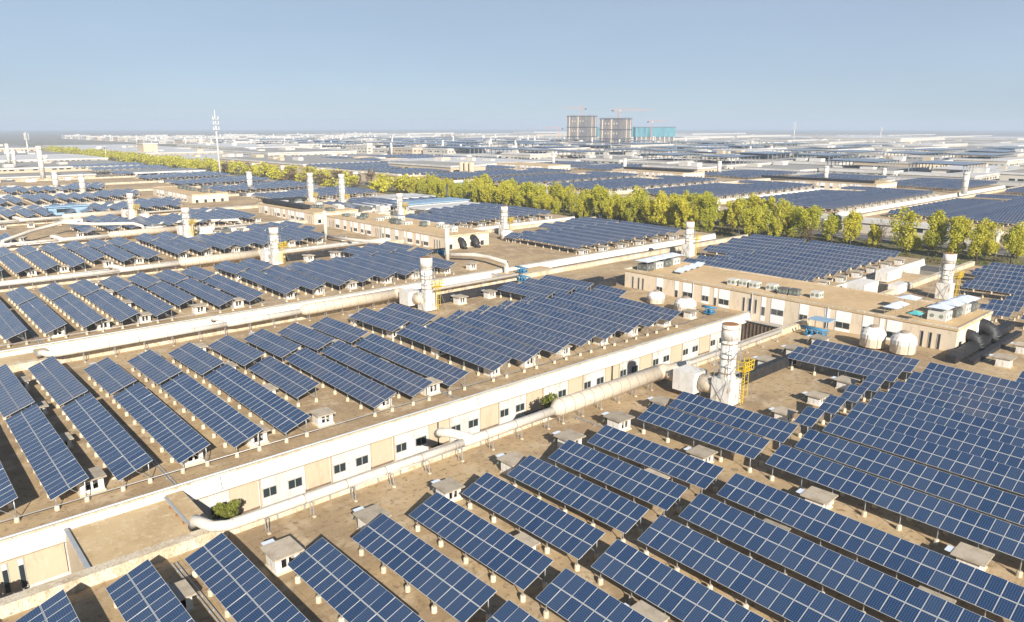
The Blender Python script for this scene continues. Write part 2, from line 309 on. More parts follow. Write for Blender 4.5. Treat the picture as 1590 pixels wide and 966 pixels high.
# ------------------------------------------------------------------ solar arrays
MP, TILT = 0.922, R(20)       # module pitch, module length up the slope
CT, ST = math.cos(TILT), math.sin(TILT)
LOW = 1.2
def tilt_pt(s_, y, n=0.0): return (s_ * CT - n * ST, y, LOW + s_ * ST + n * CT)
class Geo:
    """one size of array table: module length up the slope and everything cut to it"""
    def __init__(g, ml):
        g.ml = ml; g.wid = 2 * ml + .04; g.xl = .40; g.xh = g.wid * CT - .28; g.tab = {}; g.frm = {}; g.rl = {}
        b = MB(); L, W, t, f = ml - .012, MP - .014, .04, .020
        b.box((0, 0, 0), (L, W, t), "alu_frame")
        b.f.pop(1); b.m.pop(1); b.uv.pop(1); b.smooth.pop(1)
        o = [(0, 0, t), (L, 0, t), (L, W, t), (0, W, t)]; i = [(f, f, t), (L - f, f, t), (L - f, W - f, t), (f, W - f, t)]
        for k in range(4): b.face([o[k], o[(k + 1) % 4], i[(k + 1) % 4], i[k]], "alu_frame")
        b.face(i, "pv_glass", uv=[(0.002, 0.002), (.998, 0.002), (.998, .998), (.002, .998)])
        g.panel = b.mesh("solar_panel")
        g.leg = {}
        for x in (g.xl, g.xh):
            b = MB(); b.tube([(0, 0, .25), (0, 0, LOW + (x / CT) * ST - .1)], [.042, .042], "galvanised", 6); g.leg[x] = b.mesh("leg")
        b = MB(); b.bar((g.xh, 0, .5), (1.35, 0, LOW + 1.35 / CT * ST - .12), .025, "galvanised", 4)
        h = (g.xh - g.xl) / 2 / CT + .2; xm = (g.xl + g.xh) / 2
        b.obox((xm, 0, LOW + xm / CT * ST - .085), (h * CT, 0, h * ST), (0, .03, 0), (-.035 * ST, 0, .035 * CT), "galvanised")
        g.brace = b.mesh("brace")
    def rail(g, n):
        if n not in g.rl:
            b = MB()
            for s_ in (.35, g.ml + .02, g.wid - .35):
                b.obox(tilt_pt(s_, 0, -.032), (.03 * CT, 0, .03 * ST), (0, n * MP / 2 - .02, 0), (-.03 * ST, 0, .03 * CT), "galvanised")
            g.rl[n] = b.mesh("support_rail")
        return g.rl[n]
    def table_into(g, b, n, ox=0, oy=0, oz=0, slope=0):
        H = n * MP / 2; sl = math.tan(slope)
        def T(s_, y, nn=0): p = tilt_pt(s_, y, nn); return (ox + p[0], oy + p[1], oz + p[2] + y * sl)
        for r in range(2):
            s0 = r * (g.ml + .04); s1 = s0 + g.ml
            b.face([T(s0, -H, .04), T(s1, -H, .04), T(s1, H, .04), T(s0, H, .04)], "pv_table", uv=[(r, 0), (r + 1 - 1e-4, 0), (r + 1 - 1e-4, n), (r, n)])
            b.face([T(s0, H), T(s1, H), T(s1, -H), T(s0, -H)], "backsheet")
            for a, c in (((s0, -H), (s1, -H)), ((s1, -H), (s1, H)), ((s1, H), (s0, H)), ((s0, H), (s0, -H))):
                b.face([T(*a), T(*c), T(*c, .04), T(*a, .04)], "alu_frame")
    def table(g, n):
        if n not in g.tab: b = MB(); g.table_into(b, n); g.tab[n] = b.mesh("panel_table")
        return g.tab[n]
    def frame(g, n, lf=0.0):
        if (n, lf) not in g.frm:
            b = MB()
            for y in leg_ys(n):
                for x in (g.xl, g.xh):
                    b.bar((x, y, .3), (x, y, lf + LOW + x / CT * ST - .1), .045, "galvanised", 4); b.tube([(x, y, -.05), (x, y, .42)], [.2, .18], "footing_concrete", 6, False)
                b.bar((g.xh, y, lf + .5), (1.35, y, lf + LOW + 1.35 / CT * ST - .1), .03, "galvanised", 4)
            for s_ in (.35, g.wid - .35):
                q_ = tilt_pt(s_, 0, -.04); b.obox((q_[0], q_[1], q_[2] + lf), (.03 * CT, 0, .03 * ST), (0, n * MP / 2 - .02, 0), (-.03 * ST, 0, .03 * CT), "galvanised")
            g.frm[(n, lf)] = b.mesh("support_frame")
        return g.frm[(n, lf)]
def leg_ys(n):
    Lh = n * MP; c = max(2, round(Lh / 2.9) + 1)
    return [(-Lh / 2 + .55) + i * (Lh - 1.1) / (c - 1) for i in range(c)]
b = MB(); b.tube([(0, 0, -.05), (0, 0, .36), (0, 0, .42)], [.20, .19, .15], "footing_concrete", 9, smooth=False); FOOT = b.mesh("footing")
GEO = [Geo(1.41), Geo(1.49)]
def geo(k): return GEO[1 if k else 0]

ROWS = [-4.0, 1.0, 6.0, 10.9, 15.8, 20.7, 25.6, 30.5, 35.6, 40.5, 45.4, 50.5, 57.9, 63.0, 68.4, 73.3, 78.2, 83.0, 87.8, 92.8, 97.6]
def lift_of(x): return .3 if 54 < x < 250 else 0.0      # taller legs on the right-hand rows
ROWS2 = [131.5 + 4.9 * i for i in range(10)]
ROWS3 = [266.5 + 4.9 * i for i in range(20)]
ROWS4 = [396.0 + 4.9 * i for i in range(12)]
arrays = []     # (X_high_edge, y0, y1, strip, section, campus)
def seg(x, y0, y1, k, sec, camp=1):
    if k and 54 < x < 100: x -= .8
    n = max(1, int((y1 - y0) / MP + .3)); arrays.append([x, (y0 + y1) / 2, n, k, sec, camp])
for k in range(0, 12):
    c = YC[k]; rg = ridge(k)
    n0, n1 = (c + 2.3, rg - .45); f0 = rg + .4; f1 = c + 36.4
    if k == 0: n0, n1, f0, f1 = 6.6, 28.9, 29.8, 42.8
    if k > 7: pass
    elif k < 4 or k > 4:
        for i, x in enumerate(ROWS):
            if k and i == 8 and k == 1: seg(x, n0 + 7.4, n1, k, 'near')
            elif k >= 2 and i == 9: seg(x, n0 + 4.6, n1, k, 'near')
            elif i == 20: seg(x, (rg - 7.2) if k else 6.6, n1 if k else 20.8, k, 'near')
            else: seg(x, n0, n1, k, 'near')
            if i == 20 and k == 0: continue
            if i <= 4: seg(x, f0, f1 + 5.3, k, 'far')
            elif 14 <= i <= 17: seg(x, f0, f0 + 1.95, k, 'far')
            else: seg(x, f0, f1, k, 'far')
    else:
        for i, x in enumerate(ROWS):
            if i >= 11: seg(x, n0, n1, k, 'near')
            if i >= 12 and not 14 <= i <= 17: seg(x, f0, f1, k, 'far')
        seg(30.3, c + 1.9, c + 9, k, 'near')
    for i, x in enumerate(ROWS2):
        if k == 0 and i in (0, 1): y0 = 20
        else: y0 = n0
        if k == 2 and i == 9: continue
        seg(x, y0, n1, k, 'near', 2)
        if i < 2: seg(x, f0, f0 + 5, k, 'far', 2)
        elif 2 <= i <= 3: seg(x, f0, f0 + 4, k, 'far', 2)
        else: seg(x, f0, f1 + (3 if i > 6 else 0), k, 'far', 2)
    for rows, camp in ((ROWS3, 3), (ROWS4, 4)):
        for i, x in enumerate(rows):
            seg(x, c + 2.2, n1, k, 'near', camp)
            if not (camp == 3 and 14 <= i <= 17): seg(x, f0, f1 + 4, k, 'far', camp)
vis = []
for a in arrays:
    x, yc, n, k, sec, camp = a
    if k == 0 and camp >= 3: continue
    z = roof_z(k, yc); H = n * MP / 2
    if not in_view([(x - 3, yc - H, z + 1), (x, yc - H, z + 2.4), (x, yc + H, z + 2.4), (x - 3, yc + H, z + 1), (x - 1.5, yc, z + 1.7)], 0): continue
    a.append(math.hypot(x, yc)); vis.append(a)
vis.sort(key=lambda a: a[6] / math.sqrt(max(a[2], 2)))
solo, rest = vis[:296], vis[296:]
ROOFN = ["the nearest roof", "the window wall roof", "the third roof", "the fourth roof", "the fifth roof", "the sixth roof", "the seventh roof",
         "the eighth roof", "the ninth roof", "the tenth roof", "the eleventh roof", "the twelfth roof"]
SECN = {(1, 'near'): "camera side of %s", (1, 'far'): "duct side of %s", (2, 'near'): "camera side of %s past the block", (2, 'far'): "duct side of %s past the block",
        (3, 'near'): "near slope of %s past the avenue", (3, 'far'): "back slope of %s past the avenue", (4, 'near'): "near slope of %s past far blocks", (4, 'far'): "back slope of %s past far blocks"}
ordc = {}
for a in sorted(solo, key=lambda a: a[0]):
    key = (a[3], a[5], a[4]); ordc[key] = ordc.get(key, 0) + 1; a.append(ordc[key])
def array_label(a):
    k, sec, camp = a[3], a[4], a[5]
    place = SECN[(camp, sec)] % (ROOFN[k] if k else ROOFN[0])
    return "%s blue array from left on %s" % (nth(a[7]), place)
for a in solo:
    x, yc, n, k, sec, camp, dist, _ = a
    z = roof_z(k, yc); rg = ridge(k); G_ = geo(k); lf = lift_of(x)
    slope = math.atan(0.3 / 23.2) * (1 if yc < rg else -1)
    root = thing("solar_array", array_label(a), "solar array", (x - G_.wid * CT, yc, z), "solar arrays in rows on the factory roofs", (slope, 0, 0))
    if dist < 84:
        for r in range(2):
            for j in range(n):
                p = tilt_pt(r * (G_.ml + .04), -n * MP / 2 + j * MP + .012); p = (p[0], p[1], p[2] + lf)
                link("solar_panel", G_.panel, root, p, (random.gauss(0, .004), -TILT + random.gauss(0, .006), 0))
        for y in leg_ys(n):
            for lx, me in G_.leg.items():
                h_ = LOW + (lx / CT) * ST - .1; lg = link("leg", me, root, (lx, y, 0)); lg.scale = (1, 1, (h_ + lf) / h_); ft = link("footing", FOOT, lg); ft.scale = (1, 1, h_ / (h_ + lf))
            link("brace", G_.brace, root, (0, y, lf))
        link("support_rail", G_.rail(n), root, (0, 0, lf))
    else:
        link("panel_table", G_.table(n), root, (0, 0, lf)); link("support_frame", G_.frame(n, lf), root)
far = MB()
for a in rest:
    x, yc, n, k, sec, camp, dist = a
    z = roof_z(k, yc); sl = math.atan(0.3 / 23.2) * (1 if yc < ridge(k) else -1)
    G_ = geo(k); G_.table_into(far, n, x - G_.wid * CT, yc, z, sl)
    H = n * MP / 2
    for y in (-H + .6, -H / 3, H / 3, H - .6):
        for lx in (G_.xl, G_.xh):
            far.box((x - G_.wid * CT + lx - .12, yc + y - .12, z - .1), (x - G_.wid * CT + lx + .12, yc + y + .12, z + .4), "footing_concrete")
            far.box((x - G_.wid * CT + lx - .05, yc + y - .05, z + .4), (x - G_.wid * CT + lx + .05, yc + y + .05, z + LOW + lx * .46), "galvanised")

# ------------------------------------------------------------------ factory buildings
def factory(k, x0, x1, label, windows=None, wx=(0, 0), cz=0.0):
    c, p, rg = YC[k], par(k), ridge(k)
    root = thing("factory_building", label, "building", (x0, c, GZ), "long factory buildings")
    def L(b, name, par_=root): return b.build(name, par_, (-x0, -c, -GZ) if par_ is root else (0, 0, 0))
    b = MB()      # walls under the roof
    b.box((x0 + .3, c + .5, GZ), (x1 - .3, c + .8, -.35), "wall_white")
    b.box((x0 + .3, p - .35, GZ), (x1 - .3, p - .05, -.35), "tan_render")
    b.box((x0 + .3, c + .8, GZ), (x0 + .6, p - .35, -.35), "tan_render"); b.box((x1 - .6, c + .8, GZ), (x1 - .3, p - .35, -.35), "tan_render")
    L(b, "wall")
    b = MB(); y0, y1 = c + .42, p - .02
    prof = [(y0, 0.0), (rg - 1.2, .285), (rg, .30), (rg + 1.2, .285), (y1, 0.0)]
    for (ya, za), (yb, zb) in zip(prof, prof[1:]):
        b.face([(x0, ya, za), (x1, ya, za), (x1, yb, zb), (x0, yb, zb)], "roof_felt")
    b.face([(x0, y1, -.34), (x1, y1, -.34), (x1, y0, -.34), (x0, y0, -.34)], "roof_screed")
    for xe, fl in ((x0, 1), (x1, 0)):
        pts = [(xe, y, z) for y, z in prof] + [(xe, y1, -.34), (xe, y0, -.34)]
        b.face(pts if fl == 0 else pts[::-1], "roof_screed")
    L(b, "roof")
    b = MB()      # white cornice: gutter cap, sloped fascia, ledge
    b.box((x0, c + .02, -.02), (x1, c + .40, .16), "stained_concrete")
    def prism(ya, za, yb, zb, yi, mt):
        b.face([(x0, ya, za), (x0, yb, zb), (x1, yb, zb), (x1, ya, za)][::-1], mt)
    prism(c - .02, -.02, c - .30, -1.12, c, "white_paint")
    b.face([(x0, c - .02, -.02), (x1, c - .02, -.02), (x1, c + .40, -.02), (x0, c + .40, -.02)], "white_paint")
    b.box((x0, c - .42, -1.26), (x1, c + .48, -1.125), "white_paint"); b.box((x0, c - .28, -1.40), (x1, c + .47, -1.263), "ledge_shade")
    for xe in (x0 + .001, x1 - .001): b.face([(xe, c - .02, -.02), (xe, c - .30, -1.12), (xe, c + .48, -1.12), (xe, c + .4, -.02)], "white_paint")
    L(b, "cornice")
    if k <= 3:
        jx = 20.5 - 29.4 * 2
        while jx < x1:
            if in_view([(jx, c, -.5)], 0):
                b = MB(); b.obox((jx, c - .175, -.57), (.035, 0, 0), (0, .14, .55), (0, .02, -.006), "gutter_metal"); L(b, "joint")
            jx += 29.4
    b = MB(); b.tube([(x0, c + .12, .27), (x1, c + .12, .27)], [.10, .10], "gutter_metal", 8); L(b, "gutter_pipe")
    b = MB(); b.box((x0, p - .40, -.9), (x1, p + .42, .80), "stained_concrete"); b.box((x0, p - .46, .803), (x1, p + .50, .92), "stained_concrete"); L(b, "parapet")
    if windows:
        
        xs = windows[0]
        i = 0
        while xs < min(x1, windows[1]):
            pn = MB(); bs = MB(); st = MB()
            pn.box((xs + 4.55, c + .34, -4.35), (xs + 7.15, c + .498, -1.32), "tan_render")
            bs.box((xs + 4.5, c + .32, -4.65), (xs + 7.2, c + .496, -4.352), "brown_base")
            st.box((xs - .02, c + .30, GZ), (xs + .10, c + .497, -1.31), "tan_render")
            if i % 4 == 3:
                dpp = MB(); dpp.tube([(xs + 5.6, c + .1, GZ), (xs + 5.6, c + .1, -1.3)], [.07, .07], "dark_steel", 6); L(dpp, "downpipe")
            L(pn, "wall_panel"); L(bs, "plinth"); L(st, "pilaster")
            for wa, wb in ((.25, 1.65), (2.75, 4.25)):
                if not in_view([(xs + wa, c, -3.3)], 0): continue
                f = MB(); a0, a1, z0, z1, yy = xs + wa, xs + wb, -3.82, -2.82, c + .47
                for q in ((a0, z0, a1, z0 + .07), (a0, z1 - .07, a1, z1), (a0, z0 + .07, a0 + .07, z1 - .07), (a1 - .07, z0 + .07, a1, z1 - .07), ((a0 + a1) / 2 - .03, z0 + .07, (a0 + a1) / 2 + .03, z1 - .07)):
                    f.box((q[0], yy - .05, q[1]), (q[2], yy + .028, q[3]), "window_frame")
                f.box((a0 - .1, yy - .14, z0 - .10), (a1 + .1, yy + .028, z0 - .002), "white_paint")
                fo = L(f, "window")
                g_ = MB(); g_.face([(a0 + .06, yy - .01, z0 + .06), (a1 - .06, yy - .01, z0 + .06), (a1 - .06, yy - .01, z1 - .06), (a0 + .06, yy - .01, z1 - .06)], "glass_dark")
                g_.build("pane", fo)
            xs += 7.35; i += 1
    return root
LB = ["nearest long factory building filling the lower right, blue arrays on its brown roof",
      "long factory building with white cornice and row of windows facing the big cream duct",
      "third long factory building back, white cornice above a thin white duct",
      "fourth long factory building back, behind the second round stack",
      "fifth long factory building back, pipes across its half empty roof",
      "sixth long factory building back on the left", "seventh long factory building back on the left", "eighth long factory building back on the left",
      "ninth long factory building back on the left", "tenth long factory building back on the far left", "eleventh long factory building back on the far left", "twelfth long factory building back on the far left"]
for k in range(12):
    if k < 9: factory(k, -60, 184.5, LB[k], windows=(16.75, 101) if k == 1 else None)
for k in range(1, 12):
    factory(k, 258.5, 455, "%s pale factory building across the avenue, counted from the right" % nth(k).capitalize() if False else "%s long roofed factory across the tree avenue, counting from the right" % nth(k))
# terraces that bridge the light wells
def terrace(k, x0, x1, label, beam=True):
    c, p = YC[k + 1], par(k)
    root = thing("link_roof", label, "roof terrace", (x0, p, GZ), "link roofs across the light wells")
    def L(b, n): return b.build(n, root, (-x0, -p, -GZ))
    b = MB(); b.box((x0, p + .46, -.75), (x1, c - .36, -.45), "tan_render", top="roof_screed"); L(b, "deck")
    b = MB(); b.box((x0 - .02, p + .5, GZ), (x0 + .28, c - .37, -.752), "tan_render"); b.box((x1 + 1.0, p + .5, GZ), (x1 + 1.3, c - .37, -.752), "white_render"); L(b, "wall")
    b = MB(); b.box((x0 - .06, p + .55, -.448), (x0 + .22, c - .38, -.20), "gutter_metal"); L(b, "edge_cap")
    if beam:
        b = MB(); b.box((x1 - .01, p + .48, -.75), (x1 + 1.32, c - .365, -.05), "roof_screed"); L(b, "raised_beam")
        b = MB(); b.box((x1 - .22, p + .6, -.25), (x1 - .04, c - .5, -.06), "gutter_metal"); L(b, "cable_tray")
        b = MB()
        for i in range(5): b.box((x1 - .30, p + 1.2 + i * 1.6, -.7), (x1 - .20, p + 1.5 + i * 1.6, -.26), "rust")
        L(b, "bracket")
    return root
for k, t in ((0, "tan link roof between the two nearest buildings, grey capped left edge"), (1, "tan link roof between second and third buildings"),
             (2, "tan link roof between third and fourth buildings"), (3, "tan link roof between fourth and fifth buildings")):
    terrace(k, 8.3, 15.8, t)
terrace(1, 99.5, 114.0, "tan link roof beside the blue pumps, behind the dense array field", False)
terrace(0, 150, 167, "tan link roof with white fascia near the slim stack beyond the office block", False)
# grated well end at the office block
t = thing("light_well_grille", "dark slatted grille closing the light well under the office block", "grille", (106.6, 52.6, GZ))
b = MB()
for i in range(14): b.box((-.05, .2 + i * .65, .0), (.05, .28 + i * .65, 4.1), "dark_steel")
b.box((-.06, .1, 4.1), (.06, 9.2, 4.25), "gutter_metal"); b.build("bars", t)
b = MB(); b.face([(.3, 0.1, 0), (.3, 9.2, 0), (.3, 9.2, 4.2), (.3, .1, 4.2)], "brown_base"); b.build("backing", t)

# ------------------------------------------------------------------ cross blocks (two storeys, with window strips)
STRIPS = [("slot", .0, .45), ("slot", 1.1, 1.55), ("slot", 2.2, 2.65), ("w", 5.2, 7.2), ("n", 7.6, 8.2), ("w", 9.2, 10.6), ("w", 12.4, 14.6), ("n", 15.6, 16.3), ("w", 19.0, 20.4), ("W", 23.0, 25.2), ("n", 26.2, 26.9)]
def block(x0, x1, y0, y1, label, detail=2, zt=3.6):
    root = thing("office_block", label, "building", (x0, y0, GZ), "two storey cross blocks")
    def L(b, n, pr=root): return b.build(n, pr, (-x0, -y0, -GZ) if pr is root else (0, 0, 0))
    b = MB(); b.box((x0, y0, GZ), (x1, y1, zt - .3), "tan_block"); L(b, "wall")
    b = MB(); b.box((x0 - .12, y0 - .12, zt - .298), (x1 + .12, y1 + .12, zt - .06), "roof_ochre"); L(b, "roof")
    b = MB()
    for q in ((x0 - .14, y0 - .14, x0 + .12, y1 + .14), (x1 - .12, y0 - .14, x1 + .14, y1 + .14), (x0 + .121, y0 - .14, x1 - .121, y0 + .12), (x0 + .121, y1 - .12, x1 - .121, y1 + .14)):
        b.box((q[0], q[1], zt - .058), (q[2], q[3], zt + .14), "stained_concrete")
    L(b, "parapet")
    if detail:
        pitch = 26.9; ys = y0 + 1.9
        pil = MB(); y = ys; spans = []
        while y < y1 - 3:
            for kind, a, c_ in STRIPS:
                if y + c_ < y1 - 1.5: spans.append((kind, y + a, y + c_))
            y += pitch + .8
        # mirrored slots at the far end
        for a in (2.2, 3.6, 4.6): spans = [s_ for s_ in spans if not (s_[1] < y1 - a + .6 and s_[2] > y1 - a - .6)] + [("slot", y1 - a, y1 - a + .45)]
        for kind, a, c_ in spans:
            f = MB()
            if kind == "slot": z0, z1 = .1, 2.5
            else:
                f.box((x0 - .05, a, 1.5), (x0 - .002, c_, zt - .45), "strip_white")
                f.box((x0 - .05, a, -.9), (x0 - .002, c_, .5 if kind != 'n' else .0), "strip_white")
                z0, z1 = (.5, 1.5) if kind != 'n' else (.0, 1.5)
            for q in ((a, z0, a + .07, z1), (c_ - .07, z0, c_, z1), (a + .07, z0, c_ - .07, z0 + .07), (a + .07, z1 - .07, c_ - .07, z1)):
                f.box((x0 - .045, q[0], q[1]), (x0 - .003, q[2], q[3]), "window_frame")
            if c_ - a > 1: f.box((x0 - .044, (a + c_) / 2 - .03, z0 + .07), (x0 - .003, (a + c_) / 2 + .03, z1 - .07), "window_frame")
            fo = L(f, "window")
            g_ = MB(); g_.face([(x0 - .015, c_ - .06, z0 + .06), (x0 - .015, a + .06, z0 + .06), (x0 - .015, a + .06, z1 - .06), (x0 - .015, c_ - .06, z1 - .06)], "glass_dark"); g_.build("pane", fo)
        fr = MB(); x = x0 + 1.2
        while x < x1 - 1.5:
            f = MB(); f.box((x, y0 - .05, 1.6), (x + 1.1, y0 - .002, zt - .45), "strip_white"); f.box((x, y0 - .05, -.6), (x + 1.1, y0 - .002, .3), "strip_white")
            f.box((x, y0 - .045, 1.52), (x + 1.1, y0 - .003, 1.6), "window_frame")
            fo = L(f, "window"); g_ = MB(); g_.face([(x, y0 - .012, .3), (x + 1.1, y0 - .012, .3), (x + 1.1, y0 - .012, 1.52), (x, y0 - .012, 1.52)], "glass_dark"); g_.build("pane", fo)
            x += 3.4
        for y in (y0 + 17.8, y0 + 30.5, y0 + 42):
            if y < y1:
                dp = MB(); dp.tube([(x0 - .12, y, GZ), (x0 - .12, y, zt - .1)], [.07, .07], "gutter_metal", 6); L(dp, "downpipe")
    return root
block(108.3, 122.5, 30.8, 88.3, "two storey office block with white window strips behind the tall ladder stack")
block(108.3, 122.5, 145.6, 206, "two storey office block with two black duct elbows beside the slim white stack")
block(108.3, 124, 214, 256, "two storey office block left of the slim white pipe, dark roof plant", 2)
block(102.5, 117, 306, 356, "two storey tan block far left, in front of the white canopy", 2)
block(362, 386, 146, 200, "low tan cross block across the avenue with a dark roof duct", 2)
block(374, 392, 31, 88, "tan cross block across the avenue at the right edge", 1)
block(366, 388, 258, 312, "tan cross block across the avenue behind the yellow trees", 1)
block(366, 388, 370, 425, "tan cross block across the avenue, fourth from the right", 1)

# black duct elbows on the end walls
def elbow(x, y, r, h, label):
    t = thing("duct_elbow", label, "air duct", (x, y, 0), "black duct elbows on the block end walls")
    b = MB(); pts = []
    for i in range(9):
        a = math.pi / 2 * i / 8; pts.append((.0, -(h) * math.sin(a) * .9, h * math.cos(a) + .2))
    b.tube(pts, [r] * 9, "black_duct", 14); b.build("bend", t)
    b = MB()
    for i in (2, 4, 6):
        p = Vector(pts[i]); d = (Vector(pts[i + 1]) - Vector(pts[i - 1])).normalized() * .05
        b.tube([p - d, p + d], [r + .06] * 2, "dark_steel", 14, False)
    b.build("band", t)
    return t
elbow(112.6, 30.9, .75, 1.9, "smaller black duct elbow on the sunny end wall by the domed tanks")
elbow(118.0, 30.9, .95, 2.3, "larger black duct elbow on the sunny end wall, over the black duct")
elbow(113.0, 145.7, .75, 2.2, "left black duct elbow on the end wall of the block behind the slim stack")
elbow(117.0, 145.7, .85, 2.4, "right black duct elbow on the end wall of the block behind the slim stack")

# ------------------------------------------------------------------ roof vents
def vent_protos():
    P_ = {}
    b = MB(); b.box((-1.05, -1.12, 1.25), (1.05, 1.12, 1.38), "slab_concrete"); P_["slab"] = b.mesh("slab")
    b = MB()
    b.box((-.85, -.75, 0), (-.72, .75, 1.248), "white_render")
    b.box((.72, -.75, 0), (.85, .75, 1.248), "white_render")
    b.box((-.72, .62, 0), (.72, .75, 1.248), "white_render")
    b.box((-.72, -.75, 0), (-.45, -.62, 1.248), "white_render"); b.box((.45, -.75, 0), (.72, -.62, 1.248), "white_render")
    b.box((-.07, -.75, .35), (.07, -.62, 1.248), "white_render"); b.box((-.45, -.75, 0), (.45, -.62, .35), "white_render")
    P_["wall"] = b.mesh("wall")
    b = MB(); b.box((-.95, -.85, -.05), (.95, .85, .14), "footing_concrete"); P_["curb"] = b.mesh("curb")
    b = MB(); b.obox((-.35, 1.18, .92), (.42, 0, 0), (0, .30, -.40), (0, .02, .015), "louver_green"); b.obox((-.35, 1.36, 1.30), (.42, 0, 0), (0, .26, .02), (0, 0, .02), "canopy_sheet"); P_["louver"] = b.mesh("louver")
    b = MB(); b.box((-.71, -.60, .15), (.71, .60, .2), "dark_opening"); P_["opening"] = b.mesh("opening")
    return P_
VP = vent_protos()
vents = []
for k in range(0, 5):
    ys = [66.2, 77.2, 88.3, 98.6] if k else [12.4, 23.4, 34.4, 44.6]
    for j, y0 in enumerate(ys):
        y = y0 + (YC[k] - 61.6 if k else 0)
        if k >= 3 and j not in (0, 3): continue
        if k >= 4 and j == 0: pass
        for i in range(-1, 13):
            x = 11.3 + 7.22 * i
            if k == 0 and j < 2 and x > 60 and j == 0: continue
            if k == 0 and j <= 2 and x > 60 and not (j == 2 and 66 < x < 88): continue
            if k in (1, 2) and j in (1, 2) and x > 62: continue
            if j == 3 and 62 < x < 73: continue
            if not in_view([(x, y, 1)], 0): continue
            near_rows = [a for a in arrays if a[3] == k and a[5] == 1 and abs(y - a[1]) < a[2] * MP / 2 + 1.1 and abs(x - a[0] + 1.5) < 7]
            los = [a[0] - geo(k).wid * CT for a in near_rows]      # a vent stands under a high edge or in the gap, never through a panel
            for q in range(0, 60):
                c_ = [x + q * .05, x - q * .05]
                ok = [v for v in c_ if all(not (lo - 1.08 < v < lo + 1.75) for lo in los)]
                if ok: x = ok[0]; break
            else: continue
            vents.append((x, y, k, j))
for x in (106.7, 115.1, 130, 138, 146, 154): 
    for y in (24.6,): 
        if in_view([(x, y, 1)], 0): vents.append((x, y, 0, 4))
fv = MB(); fv.box((-.85, -.75, 0), (.85, .75, 1.2), "white_render"); fv.box((-1.05, -1.1, 1.2), (1.05, 1.1, 1.34), "slab_concrete"); fv.box((-.5, -.78, .35), (-.1, -.752, 1.1), "dark_opening"); fv.box((.1, -.78, .35), (.5, -.752, 1.1), "dark_opening"); FV = fv.mesh("roof_vent")
for k in range(1, 6):
    for camp, xs_ in ((2, [130 + 7.2 * i for i in range(7)]), (3, [268 + 7.2 * i for i in range(14)])):
        m_ = 0
        for x in xs_:
            y = YC[k] + 1.35
            if in_view([(x, y, 1)], 0):
                m_ += 1; o = link("roof_vent", FV, None, (x, y, roof_z(k, y))); tag(o, "%s, %s from left on %s cornice" % ("vent past the block" if camp == 2 else "vent past the avenue", nth(m_), ROOFN[k]), "roof vent", "slab topped roof vents")
VR = ["cornice row", "second row", "third row", "duct side row", "black duct row"]
vc = {}
for x, y, k, j in sorted(vents):
    vc[(k, j)] = vc.get((k, j), 0) + 1
    vsz = random.uniform(.9, 1.06)
    t = thing("roof_vent", "roof vent, %s from left in %s of %s" % (nth(vc[(k, j)]), VR[j], ROOFN[k]), "roof vent", (x, y, roof_z(k, y)), "slab topped roof vents")
    t.scale = (vsz, vsz * random.uniform(.92, 1.05), vsz * (1.0 if j >= 3 or (k and j == 0) else .82)); t.rotation_euler = (0, 0, random.gauss(0, .02))
    for nme in ("slab", "wall", "curb", "opening") + (("louver",) if j == 3 or k == 0 else ()):
        link(nme, VP[nme], t, (0, 0, 0), (0, 0, 0))

